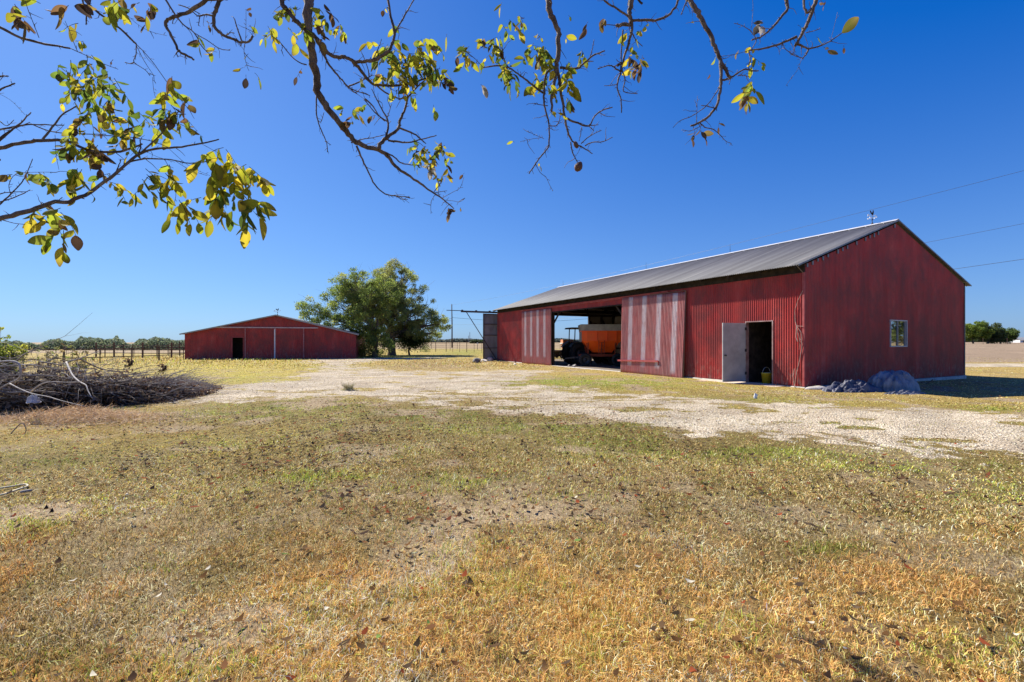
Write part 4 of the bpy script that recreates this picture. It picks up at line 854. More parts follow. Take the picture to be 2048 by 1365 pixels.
# ---------------------------------------------------------------- utility poles and lines
def pole(x, y, h_, label, arm=False):
    t = tag(empty('utility_pole', (x, y, tz(x, y))), label, 'utility pole', 'utility poles')
    mb = MB(); mb.tube([(0, 0, -.2), (0.02, 0, h_ * .5), (-.06, 0, h_)], [.17, .15, .11], 10); mb.build('pole', surf('pole_wood', (.045, .035, .028), (.10, .08, .065), 9, .9), t, True)
    mb = MB(); mb.tube([(0, -.16, h_ - .5), (0, -.16, h_ + .15)], [.05, .035], 8); mb.build('insulator', M_STEEL, t)
    mb = MB(); mb.box(-.09, .09, -.20, -.12, h_ * .52, h_ * .52 + .15); mb.build('bracket', M_STEEL, t)
    return t
PA = Vector(((904 - X0) / F * 112, 112, 0)); ph = (697.5 - 611) / F * 112
pole(PA.x, PA.y, ph, 'tall dark wooden utility pole standing alone in the field left of the long barn')
PB = Vector((37.5, 21.5, 0)); pole(PB.x, PB.y, 11.5, 'utility pole right of the long barn carrying the overhead lines')
def wire(a, b, sag, r, label, name='power_line'):
    a, b = Vector(a), Vector(b); n = 60; mb = MB()
    mb.tube([a.lerp(b, i / n) - Vector((0, 0, sag * 4 * (i / n) * (1 - i / n))) for i in range(n + 1)], r, 5); o = mb.build(name, M_BLACK); return tag(o, label, 'power line', 'overhead lines')
zA = tz(PA.x, PA.y) + ph
wire((PA.x, PA.y, zA - .1), (PB.x, PB.y, 13.0), 1.0, .011, 'highest overhead line passing above the long barn weather vane')
wire((PA.x, PA.y, zA - 2.4), (PB.x, PB.y, 9.7), 1.6, .010, 'middle overhead line meeting the right slope of the long barn roof')
wire((PA.x, PA.y, zA - 5), (PB.x, PB.y, 7.3), 1.2, .013, 'lowest overhead line reaching the right eave of the long barn')
wire((PA.x, PA.y, zA - 3.4), (-52, 150, 9.0), 1.0, .035, 'overhead line running left from the lone pole behind the trees')
wire((PA.x, PA.y, zA - 3.2), (30, 150, 9.6), 1.2, .035, 'overhead line running right from the lone pole behind the long barn')
# distant masts
for u, top, lb in ((939.5, 665, 'taller of two thin masts on the horizon'), (937, 672, 'shorter of two thin masts on the horizon')):
    b = P(u, 684, 800); h_ = (686 - top) / F * 800; t = tag(empty('mast', (b.x, b.y, 0)), lb, 'mast', 'distant masts')
    mb = MB()
    for k in range(3): a_ = k * 2.094; mb.tube([(math.cos(a_) * .8, math.sin(a_) * .8, 0), (math.cos(a_) * .25, math.sin(a_) * .25, h_)], .16, 4)
    for k in range(12):
        z = h_ * k / 12; r_ = .8 - .55 * k / 12
        for m_ in range(3): a_, c_ = m_ * 2.094, (m_ + 1) * 2.094; mb.tube([(math.cos(a_) * r_, math.sin(a_) * r_, z), (math.cos(c_) * r_, math.sin(c_) * r_, z + h_ / 12)], .08, 3)
    mb.build('lattice', M_GALV, t)

# ---------------------------------------------------------------- fences
def fence_run(pts, label, group=None, rails=(.95, .42), post_h=1.0, post_r=.045, rail_r=.03, mesh_step=.5, wire_r=.004, thick=(), name='pipe_fence', spacing=2.2):
    t = tag(empty(name, (0, 0, 0)), label, 'fence', group)
    post_r *= .72; rail_r *= 1.15
    P3 = [Vector((x, y, tz(x, y))) for x, y in pts]
    for a, b in zip(P3[:-1], P3[1:]):
        L_ = (b - a).length; n = max(1, round(L_ / spacing))
        for i in range(n + 1 if b is P3[-1] else n):
            p = a.lerp(b, i / n); p.z = tz(p.x, p.y); r = post_r * (1.7 if i in thick else 1)
            mb = MB(); hh = post_h * (1.12 if i in thick else 1); mb.tube([p - Vector((0, 0, .2)), p + Vector((0, 0, hh))], r, 8); mb.build('post', M_RUST, t)
    for z in rails:
        mb = MB(); pl = []
        for a, b in zip(P3[:-1], P3[1:]):
            for i in range(11): p = a.lerp(b, i / 10); pl.append(Vector((p.x, p.y, tz(p.x, p.y) + z)))
        mb.tube(pl, rail_r, 6); mb.build('rail', M_RUST, t)
    if mesh_step:
        mb = MB()
        for a, b in zip(P3[:-1], P3[1:]):
            n = int((b - a).length / mesh_step)
            for i in range(n): p = a.lerp(b, (i + .5) / n); z0 = tz(p.x, p.y); mb.tube([Vector((p.x, p.y, z0)), Vector((p.x, p.y, z0 + rails[0]))], wire_r, 3, cap=False)
            for z in (.15, .3, .5, .7):
                mb.tube([Vector((a.lerp(b, k / 8).x, a.lerp(b, k / 8).y, tz(a.lerp(b, k / 8).x, a.lerp(b, k / 8).y) + z)) for k in range(9)], wire_r, 3, cap=False)
        mb.build('wire_mesh', M_STEEL, t)
    return t
fence_run([(-27.6, 21.0), (-28.4, 29.0), (-27.0, 37.6)], 'long rusty pipe fence running from the brush pile to the low barn corner', rails=(.98, .40), post_h=1.0, thick=(0, 3), spacing=2.3)
fence_run([(-39, 52), (-33, 50.5), (-28.6, 49.5)], 'dark cattle pen panels with four rails left of the low barn', rails=(1.35, 1.0, .7, .35), post_h=1.5, post_r=.05, rail_r=.028, mesh_step=0, thick=(1, 3), spacing=1.4, name='cattle_pen')
fence_run([(-40, 44), (-33.5, 41.5), (-27.9, 41)], 'nearer cattle pen rails touching the left wall of the low barn', rails=(1.1, .75, .4), post_h=1.25, post_r=.06, rail_r=.028, mesh_step=0, spacing=1.5, name='cattle_pen', thick=(0, 2))
fence_run([(-70, 62), (-45, 66), (-28, 70), (-10, 74)], 'thin wire field fence far behind the low barn', rails=(1.1, .6, .3), post_h=1.3, post_r=.035, rail_r=.008, mesh_step=0, spacing=4, name='wire_fence')
fence_run([(-15.5, 66), (-9.5, 66), (-4.0, 60.5)], 'wire fence with thin steel posts between the trees and the long barn', rails=(1.2, .9, .6, .3), post_h=1.35, post_r=.035, rail_r=.010, mesh_step=0, spacing=1.6, name='wire_fence', thick=(0, 3))
fence_run([(-42, 92), (20, 92)], 'faint far field fence behind the big trees', rails=(1.2, .6), post_h=1.35, post_r=.05, rail_r=.012, mesh_step=0, spacing=5, name='wire_fence')
fence_run([(60, 98), (150, 96)], 'field fence at the far edge of the dry field on the right', rails=(1.1, .6), post_h=1.3, post_r=.05, rail_r=.012, mesh_step=0, spacing=5, name='wire_fence')
# small marker post with white cap near the fence end
q = gpt(955, 700); mb = MB(); mb.tube([(0, 0, 0), (0, 0, 1.2)], .04, 8); mk = mb.build('marker_post', M_STEEL); mk.location = q; tag(mk, 'marker post with a white cap at the fence end by the long barn', 'post')
mb = MB(); mb.box(-.12, .12, -.05, .05, 1.0, 1.3); mb.build('white_cap', M_WHITE, mk)

# ---------------------------------------------------------------- wheel, wagon, tractor, trailer
def wheel(parent, c, r, wd, axis='y', hub=M_ORANGE, lugs=0):
    q = Vector((0, 1, 0)) if axis == 'y' else Vector((1, 0, 0)); M4 = Matrix.Translation(c) @ q.to_track_quat('Z', 'Y').to_matrix().to_4x4()
    h_ = wd / 2; mb = MB()
    mb.lathe([(r * .55, -h_ * .8), (r * .62, -h_ * .95), (r * .86, -h_), (r * .97, -h_ * .75), (r, -h_ * .3), (r, h_ * .3), (r * .97, h_ * .75), (r * .86, h_), (r * .62, h_ * .95), (r * .55, h_ * .8)], 28, M4)
    for i in range(lugs):
        for sd in (-1, 1):
            a = 2 * math.pi * (i + .25 * sd) / lugs; R4 = M4 @ Matrix.Rotation(a, 4, 'Z')
            v0 = [(r * .965, 0, 0), (r * .965, sd * r * .10, sd * h_), (r * 1.045, sd * r * .10, sd * h_), (r * 1.045, 0, 0)]; v = [R4 @ Vector(p) for p in v0] + [R4 @ Matrix.Rotation(.07, 4, 'Z') @ Vector(p) for p in v0]
            mb.add(v, [(0, 1, 2, 3), (7, 6, 5, 4), (0, 4, 5, 1), (1, 5, 6, 2), (2, 6, 7, 3), (3, 7, 4, 0)])
    w_ = mb.build('wheel', M_RUBBER, parent, lugs == 0)
    mb = MB(); mb.lathe([(0, -h_ * .35), (r * .2, -h_ * .35), (r * .25, -h_ * .2), (r * .48, -h_ * .2), (r * .56, -h_ * .8), (r * .58, -h_ * .8), (r * .58, h_ * .8), (r * .56, h_ * .8), (r * .48, h_ * .2), (r * .25, h_ * .2), (r * .2, h_ * .35), (0, h_ * .35)], 20, M4)
    mb.build('rim', hub, w_, True); return w_
wg = tag(empty('grain_wagon', (5.33, 27.75, .01), RAD(-4)), 'orange gravity grain wagon with grey extension sides parked inside the open barn bay', 'wagon')
hx, hy = 1.15, .95   # half length (world x) and half width
mb = MB(); z0, z1, z2_ = .88, 1.48, 2.06
def ring(x, y, z, dx=0): return [(-x + dx, -y, z), (x + dx, -y, z), (x + dx, y, z), (-x + dx, y, z)]
v = ring(.55, .5, .80, .1) + ring(.98, .86, 1.36) + ring(hx, hy, 1.50) + ring(hx, hy, z2_)
mb.add(v, [(0, 3, 2, 1)] + [(4 * k + i, 4 * k + (i + 1) % 4, 4 * k + 4 + (i + 1) % 4, 4 * k + 4 + i) for k in range(3) for i in range(4)])
ho = mb.build('hopper', M_ORANGE, wg); sm = ho.modifiers.new('s', 'SOLIDIFY'); sm.thickness = .02
mb = MB()
for x in (-.85, -.3, .3, .85): mb.box(x - .025, x + .025, -hy - .045, -hy - .006, 1.45, z2_)
mb.box(-hx - .02, hx + .02, -hy - .05, -hy - .008, z2_ - .02, z2_ + .03); mb.box(-hx - .05, -hx - .008, -hy, hy, z2_ - .02, z2_ + .03)
mb.build('rib', M_ORANGE, wg)
mb = MB(); v = ring(hx + .03, hy + .03, z2_ + .03) + ring(hx + .10, hy + .08, z2_ + .40)
mb.add(v, [(i, (i + 1) % 4, 4 + (i + 1) % 4, 4 + i) for i in range(4)]); ex = mb.build('extension_side', M_GREYP, wg); sm = ex.modifiers.new('s', 'SOLIDIFY'); sm.thickness = .03
mb = MB(); mb.box(-hx - .03, -hx - .012, -.8, .8, 1.45, 2.04); mb.build('end_panel', M_GREYP, wg)
mb = MB()
for sy in (-1, 1):
    mb.beam((-1.25, sy * .42, .62), (1.35, sy * .42, .62), .09, .13)
    for x in (-.78, .0, .78): mb.beam((x, sy * .42, .65), (x * 1.1, sy * .86, 1.38), .05, .05); mb.beam((x, sy * .8, .66), (x, sy * .88, 1.40), .04, .04)
    mb.beam((-.85, sy * .82, .68), (.85, sy * .82, .68), .05, .05)
for x in (-.95, .95): mb.beam((x, -.85, .48), (x, .85, .48), .09, .09)
mb.build('running_gear', surf('dull_orange', (.22, .035, .015), (.36, .06, .02), 3, .6), wg)
for x in (-.95, .95):
    for y in (-.88, .88): wheel(wg, (x, y, .38), .38, .24, 'y', M_BLACK)
mb = MB(); mb.beam((-1.2, 0, .52), (-2.1, 0, .42), .08, .08); mb.build('tongue', M_STEEL, wg)
mb = MB()
for x in (-.18, .14): mb.beam((x, -hy - .06, .72), (x, -hy - .05, 1.52), .02, .03)
for k in range(4): mb.beam((-.18, -hy - .06, .8 + .2 * k), (.14, -hy - .06, .8 + .2 * k), .02, .02)
mb.build('ladder', surf('dull_orange', (.22, .035, .015), (.36, .06, .02), 3, .6), wg)

tr = tag(empty('tractor', (4.70, 30.0, .01), RAD(14)), 'dark tractor with a canopy and exhaust pipe parked in front of the orange wagon', 'tractor')
for y in (-.72, .72): wheel(tr, (-.55, y, .70), .70, .40, 'y', M_BLACK, 18)
for y in (-.62, .62): wheel(tr, (1.35, y, .42), .42, .24, 'y', M_BLACK, 12)
mb = MB(); mb.box(.15, 1.75, -.26, .26, .78, 1.22); mb.box(1.752, 1.80, -.23, .23, .70, 1.16); mb.box(-.2, .15, -.24, .24, .6, 1.12); o = mb.build('hood', M_BLACK, tr); bevel(o, .05, 3)
mb = MB(); mb.box(-.9, 1.5, -.16, .16, .45, .78); mb.beam((-.55, -.72, .70), (-.55, .72, .70), .18, .18); mb.beam((1.35, -.6, .42), (1.35, .6, .42), .09, .09); mb.box(1.27, 1.43, -.1, .1, .4, .72); mb.build('chassis', M_STEEL, tr)
for sd in (-1, 1):
    mb = MB(); pts = [(-.55 + .80 * math.cos(t), .70 + .80 * math.sin(t)) for t in np.linspace(RAD(25), RAD(150), 9)]
    for (xa, za), (xb, zb) in zip(pts[:-1], pts[1:]): mb.beam((xa, sd * .72, za), (xb, sd * .72, zb), .42, .03, (0, 0, 1))
    mb.build('fender', M_BLACK, tr)
mb = MB(); mb.box(-.75, -.35, -.22, .22, .98, 1.08); mb.box(-.80, -.72, -.22, .22, 1.08, 1.42); o = mb.build('seat', M_BLACK, tr); bevel(o, .03)
mb = MB(); mb.tube([(.0 + .05 * math.sin(t), .19 * math.cos(t), 1.40 + .19 * math.sin(t) * .9) for t in np.linspace(0, 2 * math.pi, 22)], .014, 6, cap=False); mb.tube([(.25, 0, 1.12), (0, 0, 1.40)], .02, 6)
for t in (0, 2.1, 4.2): mb.tube([(0, 0, 1.4), (.05 * math.sin(t), .19 * math.cos(t), 1.40 + .17 * math.sin(t))], .01, 5)
mb.build('steering_wheel', M_BLACK, tr)
for x in (-.85,):
    for y in (-.5, .5): mb = MB(); mb.beam((x, y, .9), (x + .05, y, 2.28), .05, .05); mb.build('canopy_post', M_BLACK, tr)
for y in (-.5, .5): mb = MB(); mb.beam((.12, y * .6, 1.1), (.0, y, 2.28), .04, .04); mb.build('canopy_post', M_BLACK, tr)
mb = MB(); mb.add([(-1.1, -.66, 2.26), (.25, -.66, 2.26), (.42, -.62, 2.15), (.42, .62, 2.15), (.25, .66, 2.26), (-1.1, .66, 2.26), (-1.05, -.6, 2.36), (.22, -.6, 2.36), (.22, .6, 2.36), (-1.05, .6, 2.36)],
    [(0, 1, 7, 6), (1, 2, 3, 4), (1, 4, 8, 7), (4, 5, 9, 8), (5, 0, 6, 9), (6, 7, 8, 9), (0, 5, 4, 1)]); o = mb.build('canopy', M_BLACK, tr)
mb = MB(); mb.tube([(.75, -.18, 1.2), (.75, -.18, 1.5)], .04, 10); mb.tube([(.75, -.18, 1.5), (.75, -.18, 1.95)], .06, 10); mb.tube([(.75, -.18, 1.95), (.75, -.18, 2.2), (.70, -.18, 2.26)], .03, 8); mb.build('exhaust_pipe', M_STEEL, tr)
for sd in (-1, 1):
    mb = MB(); M4 = Matrix.Translation((1.78, sd * .3, .98)) @ Vector((1, 0, 0)).to_track_quat('Z', 'Y').to_matrix().to_4x4(); mb.lathe([(0, -.05), (.06, -.04), (.075, .03), (.07, .045), (0, .05)], 14, M4); mb.build('headlight', M_GALV, tr, True)
# flat trailer and orange machine box outside the far doorway
ft = tag(empty('flat_trailer', (3.6, 41.0, 0), .25), 'flat bed farm trailer seen through the far barn doorway', 'trailer')
mb = MB(); mb.box(-2.4, 1.2, -.9, .9, .62, .72); o = mb.build('deck', M_TIMBER, ft); mb = MB(); mb.beam((-2.2, -.5, .55), (1.1, -.5, .55), .08, .12); mb.beam((-2.2, .5, .55), (1.1, .5, .55), .08, .12); mb.build('chassis', M_STEEL, ft)
for x in (-1.7, .7):
    for y in (-.75, .75): wheel(ft, (x, y, .32), .32, .2, 'y', M_STEEL)
ob = tag(empty('seed_hopper', (4.35, 36.2, 0), .1), 'small orange machine hopper with pale rim behind the tractor', 'hopper')
mb = MB(); v = ring(.30, .35, .75) + ring(.42, .45, 1.30) + ring(.42, .45, 1.62); mb.add(v, [(0, 3, 2, 1)] + [(4 * k + i, 4 * k + (i + 1) % 4, 4 * k + 4 + (i + 1) % 4, 4 * k + 4 + i) for k in range(2) for i in range(4)] + [(8, 9, 10, 11)]); mb.build('body', surf('faded_orange', (.62, .20, .08), (.72, .32, .16), 3, .6), ob)
mb = MB(); mb.box(-.47, .47, -.50, .50, 1.30, 1.36); mb.build('rim', M_WHITE, ob)
for x in (-.3, .3):
    for y in (-.3, .3): mb = MB(); mb.beam((x * 1.3, y, 0), (x, y, .8), .05, .05); mb.build('leg', M_STEEL, ob)
# small clutter on the bay floor
for (u, v, sx, lb, sd) in ((1156, 730.5, .16, 'small pale stone on the bay sill below the tractor', 41), (1149, 731, .10, 'tiny dark stone left of the pale one on the bay sill', 42)):
    tag(rock('stone', bw(.45, 13.3 + (.5 if sd == 42 else 0), .06), sx, sx * .7, sx * .7, sd, M_CONC, .3), lb, 'stone')

# ---------------------------------------------------------------- brush pile on the left
def twigline(a, d, L_, r0, rnd, n=6, wob=.12, droop=.0):
    pts = [Vector(a)]; d = Vector(d).normalized()
    for i in range(n):
        d = (d + Vector((rnd.gauss(0, wob), rnd.gauss(0, wob), rnd.gauss(0, wob) - droop))).normalized(); pts.append(pts[-1] + d * L_ / n)
    return pts, [r0 * (1 - .8 * i / n) for i in range(n + 1)]
# footprint spine of the pile: (x, y, half width, height)
SP = [(-16.5, 8.6, 2.4, 1.30), (-12.8, 8.9, 2.1, 1.32), (-10.8, 9.4, 1.7, 1.12), (-9.6, 10.4, 1.3, .74), (-9.5, 11.8, 1.0, .48), (-9.9, 13.2, .8, .32), (-10.6, 14.4, .5, .16)]
def pile_at(t):
    t = t * (len(SP) - 1); i = min(int(t), len(SP) - 2); f = t - i; return [SP[i][k] * (1 - f) + SP[i + 1][k] * f for k in range(4)]
rnd = random.Random(77)
pile = tag(empty('brush_pile', (-11.5, 10.5, 0)), 'long dark tangled heap of cut branches and brush at the left', 'brush pile')
PO = Vector((-11.5, 10.5, 0))
for bi, (m_, cnt, rr0, rr1, nm) in enumerate(((surf('dead_wood_dark', (.13, .105, .08), (.36, .30, .24), 14, .9), 1700, .003, .011, 'dark_brushwood'), (surf('dead_wood_grey', (.20, .175, .15), (.48, .43, .37), 14, .85), 1100, .003, .010, 'grey_brushwood'))):  # grey twigs sit higher: sunlit tone put into a paler wood colour
    mb = MB()
    for i in range(cnt):
        t = rnd.random() ** 1.15; x, y, hw, h_ = pile_at(t); a = rnd.uniform(-1, 1); q = rnd.random() ** (.7 if bi == 0 else .45)
        zz = h_ * (1 - abs(a) ** 2.2) * q * rnd.uniform(.75, 1.08) * (.62 + .75 * float(vn(np.array(x * 1.3), np.array(a * 1.5), 3)))
        p = Vector((x + a * hw * rnd.uniform(.5, 1), y + a * hw * .75 + rnd.uniform(-.6, .6), zz + .02))
        az = rnd.gauss(0.25, .75); d = Vector((math.cos(az) * rnd.choice((-1, 1)), math.sin(az), rnd.gauss(.0, .16)))
        pts, rs = twigline(p, d, rnd.uniform(.5, 2.1) * (.35 + .75 * (1 - t)), rnd.uniform(rr0, rr1), rnd, 5, .16)
        for k_, pp_ in enumerate(pts): pp_.z = max(pp_.z, .02)
        mb.tube([v - PO for v in pts], rs, 4, cap=False)
        if rnd.random() < .4:
            p2, r2 = twigline(pts[3], d + Vector((rnd.gauss(0, .6), rnd.gauss(0, .6), .3)), rnd.uniform(.2, .7), rs[3] * .7, rnd, 3, .2); mb.tube([v - PO for v in p2], r2, 3, cap=False)
    mb.build(nm, m_, pile)
mb = MB()
for i in range(70):
    t = rnd.random() ** 1.3 * .8; x, y, hw, h_ = pile_at(t); a = rnd.uniform(-1, .9); p = Vector((x + a * hw, y + a * hw * .7 - .4, h_ * (1 - abs(a) ** 2) * rnd.uniform(.5, 1.0) + .03))
    az = rnd.gauss(.1, .7); d = Vector((math.cos(az) * rnd.choice((-1, 1)), math.sin(az), rnd.gauss(.05, .2))); pts, rs = twigline(p, d, rnd.uniform(.9, 2.4) * (1.1 - t), rnd.uniform(.010, .022), rnd, 7, .16)
    for pp_ in pts: pp_.z = max(pp_.z, .03)
    mb.tube([v - PO for v in pts], rs, 6)
    for k_ in (2, 4, 5):
        if rnd.random() < .6: p2, r2 = twigline(pts[k_], d + Vector((rnd.gauss(0, .7), rnd.gauss(0, .7), .35)), rnd.uniform(.3, .9), rs[k_] * .6, rnd, 4, .22); mb.tube([v - PO for v in p2], r2, 4, cap=False)
mb.build('thick_branches', surf('dead_wood_mid', (.14, .115, .095), (.36, .32, .28), 10, .85), pile, True)
# brown dead leaves and dark litter held in the pile
def pile_leaves(n, t0, t1, cols, name, zlo=.0, zhi=.9, seed=5, size=(.025, .06)):
    r = random.Random(seed); cs = []
    for i in range(n):
        t = t0 + (t1 - t0) * r.random(); x, y, hw, h_ = pile_at(t); a = r.uniform(-1.1, 1.1)
        cs.append((x + a * hw, y + a * hw * .75 + r.uniform(-.6, .6), max(.02, h_ * (1 - min(1, abs(a)) ** 2) * r.uniform(zlo, zhi))))
    cs = np.array(cs) - np.array(PO); rg = np.random.default_rng(seed); nn_ = len(cs); s_ = rg.uniform(*size, nn_)
    a = rg.normal(size=(nn_, 3)); a /= np.linalg.norm(a, axis=1)[:, None]; b = np.cross(a, rg.normal(size=(nn_, 3))); b /= np.linalg.norm(b, axis=1)[:, None]
    V = np.stack([cs - a * s_[:, None], cs - b * s_[:, None] * .5, cs + b * s_[:, None] * .5, cs + a * s_[:, None]], 1).reshape(-1, 3)
    T = (np.arange(nn_)[:, None, None] * 4 + np.array([(0, 1, 2), (1, 3, 2)])[None]).reshape(-1, 3)
    cl = np.array(cols)[rg.integers(0, len(cols), nn_)] * rg.uniform(.7, 1.3, (nn_, 1))
    return npmesh(name, V, T, m_leafy('fallen_leaf', .10, .95, .03), np.repeat(cl, 4, 0), pile)
pile_leaves(9000, .0, .62, [(.08, .055, .038), (.12, .08, .055), (.045, .035, .028), (.18, .14, .11)], 'dark_litter', 0, .85, 6, (.03, .08))
pile_leaves(5200, .42, 1.0, [(.22, .12, .06), (.30, .17, .09), (.12, .07, .045), (.38, .27, .18)], 'dead_leaves', 0, 1.15, 7)
pile_leaves(1600, .85, 1.02, [(.30, .26, .24), (.20, .15, .12), (.10, .07, .06)], 'grey_litter', 0, .6, 8)
def uv_tube(mb, pts, d, r0, r1, n=7, sm=3, dz=None):
    """tube through photo points held at real depths d (number or list)"""
    ds = d if hasattr(d, '__len__') else [d] * len(pts)
    W3 = [P(u, v, k) for (u, v), k in zip(pts, ds)]; out = []
    for i in range(len(W3) - 1):        # Catmull-Rom
        p0, p1, p2, p3 = W3[max(i - 1, 0)], W3[i], W3[i + 1], W3[min(i + 2, len(W3) - 1)]
        for k in range(sm):
            t = k / sm; out.append(.5 * ((2 * p1) + (p2 - p0) * t + (2 * p0 - 5 * p1 + 4 * p2 - p3) * t * t + (3 * p1 - p0 - 3 * p2 + p3) * t ** 3))
    out.append(W3[-1]); k = len(out)
    rs = [r0 + (r1 - r0) * i / (k - 1) for i in range(k)]
    mb.tube(out, rs, n); return out, rs
M_PALEW = surf('bleached_branch', (.24, .21, .18), (.46, .42, .37), 10, .8, bump=.3)
M_MIDW = surf('brown_branch', (.14, .11, .085), (.30, .25, .20), 10, .85, bump=.3)
def loose_branch(segs, label, m_):
    mb = MB()
    for pts, d, r0, r1 in segs: uv_tube(mb, pts, d, r0, r1, 6)
    o = mb.build('dead_branch', m_, smooth=True); return tag(o, label, 'branch', 'bare branches sticking out of the brush pile')
loose_branch([([(-6, 726), (8, 723), (26, 723), (37, 728), (41, 739), (41, 752), (34, 760), (19, 767), (0, 777)], 9.0, .022, .014)], 'pale hooked branch curling down at the left end of the brush pile', M_PALEW)
loose_branch([([(28, 727), (38, 718), (49, 709), (60, 704), (71, 701), (88, 700)], 9.6, .016, .006)], 'short brown branch rising over the fence rail at the left', M_MIDW)
loose_branch([([(133, 726), (142, 722), (159, 718), (178, 710), (200, 702)], 9.4, .020, .006), ([(133, 725), (138, 737), (146, 752), (159, 764), (172, 771), (176, 782), (184, 796)], [9.4, 9.2, 9.0, 8.8, 8.7, 8.6, 8.5], .020, .008)],
             'bent pale branch, tip pointing up over the field, butt hanging down the pile', M_PALEW)
loose_branch([([(159, 718), (183, 730), (206, 739), (237, 743), (280, 747), (323, 743)], [9.4, 9.8, 10.2, 10.6, 11, 11.4], .018, .004), ([(237, 743), (262, 756), (283, 762), (300, 759)], [10.6, 10.8, 11, 11.2], .008, .003), ([(280, 747), (310, 740), (335, 740), (362, 741), (392, 748)], [11, 11.3, 11.6, 12, 12.2], .007, .003)],
             'long thin branch reaching right from the brush pile across the yellow grass', M_MIDW)
loose_branch([([(20, 768), (39, 778), (65, 788), (97, 794), (120, 801), (172, 814)], [8.6, 8.5, 8.4, 8.3, 8.2, 8.1], .014, .005)], 'thin grey branch slanting down the front of the pile to the straw', M_PALEW)
loose_branch([([(62, 784), (82, 769), (103, 764), (129, 765), (159, 764), (168, 758)], 8.6, .012, .006)], 'arched grey branch across the dark middle of the brush pile', M_PALEW)
loose_branch([([(80, 724), (95, 726), (108, 728), (125, 731)], 9.3, .018, .010)], 'short dark log end lying on top of the brush pile', M_MIDW)
loose_branch([([(172, 740), (170, 752), (176, 762), (186, 758)], 8.8, .012, .004)], 'forked pale twig standing on the right part of the pile', M_PALEW)
loose_branch([([(20, 870), (36, 852), (46, 847), (52, 858), (50, 868)], 7.2, .009, .005)], 'small hooked brown stick at the front foot of the brush pile', M_MIDW)
# two dark leaf clusters on twigs at the right
for (u, v, d, lb) in ((256, 727, 10.8, 'withered dark leaf cluster on a twig left of the hanging brown one'), (324, 737, 11.3, 'withered brown leaf cluster hanging on the long thin branch')):
    t_ = tag(empty('withered_sprig', P(u, v, d)), lb, 'sprig', 'withered sprigs over the brush pile')
    mb = MB(); mb.tube([(-.12, 0, -.22), (-.05, 0, -.05), (0, 0, .1), (.03, 0, .16)], [.006, .005, .004, .003], 5); mb.build('stem', M_MIDW, t_)
    leafcards([(0, 0, .05), (.02, 0, -.08), (.05, 0, .0)], [.10, .11, .08], 60, (.03, .06), [(.07, .045, .03), (.12, .07, .045), (.05, .035, .028)], 9, .9, t_, 'dead_leaves')
# straw heap before the pile, plastic bag in it
q = gpt(95, 846); sh = MB(); rs_ = random.Random(8)
for i in range(3200):
    a = rs_.gauss(0, .75); b = rs_.gauss(0, .40); zz = max(0, .26 * math.exp(-a * a * 2 - b * b * 4)) * rs_.random()
    p = Vector((a * 1.35, b * .9, zz)); d = Vector((rs_.gauss(0, 1), rs_.gauss(0, 1), rs_.gauss(.3, .4))).normalized() * rs_.uniform(.06, .22)
    sh.tube([p, p + d * .5 + Vector((0, 0, .01)), p + d], [.0035, .003, .001], 3, cap=False)
sh_ = sh.build('straw_heap', surf('straw', (.62, .40, .18), (.82, .64, .40), 20, .8)); sh_.location = q + Vector((.2, .35, 0)); tag(sh_, 'loose heap of orange dry straw at the front foot of the brush pile', 'straw')
bag = tarp('plastic_bag', P(67, 803, 8.3), .09, .07, .10, surf('white_film', (.34, .34, .35), (.55, .55, .56), 6, .5), 'bag', 61, .2, 2.0, .10); tag(bag, 'crumpled white plastic bag caught in the front of the brush pile', 'bag')
# leafy sapling behind the fence at far left
def sapling(name, loc, label, stems, seed, cols, nl, group=None):
    rnd = random.Random(seed); t = tag(empty(name, loc), label, 'shrub', group); mb = MB(); cs, rs = [], []
    for (dx, dy, h_, r_) in stems:
        pts, rr = twigline((dx * .3, dy * .3, 0), (dx * .35, dy * .35, h_), h_, .012, rnd, 6, .05); mb.tube(pts, rr, 4)
        for k in range(2, 7): cs.append(pts[k] + Vector((rnd.gauss(0, .05), rnd.gauss(0, .05), 0))); rs.append(r_)
    mb.build('stems', M_TWIG, t); leafcards(cs, rs, nl, (.035, .075), cols, seed, .9, t, 'foliage', .3); return t
q = P(-2, 704, 15.5)
sapling('sapling', (q.x, q.y, 0), 'bright yellow green leafy bush rising behind the brush pile at the left edge', [(rnd.uniform(-1.0, .75), rnd.uniform(-.5, .5), rnd.uniform(.95, 1.35), .17) for _ in range(26)] + [(.15, 0, 1.85, .09), (.0, .2, 1.95, .09), (.5, .1, 1.65, .07), (-.3, .1, 1.8, .1)], 71, [(.36, .38, .05), (.26, .32, .045), (.16, .22, .04), (.45, .42, .07)], 7000)
q = P(120, 700, 13.0)
sapling('wispy_shrub', (q.x, q.y, 0), 'wispy bare stemmed shrub with few leaves behind the middle of the brush pile', [(rnd.uniform(-1.3, 1.3), rnd.uniform(-.4, .4), rnd.uniform(.9, 1.45), .06) for _ in range(34)], 73, [(.20, .25, .05), (.30, .22, .10), (.15, .12, .07)], 650)
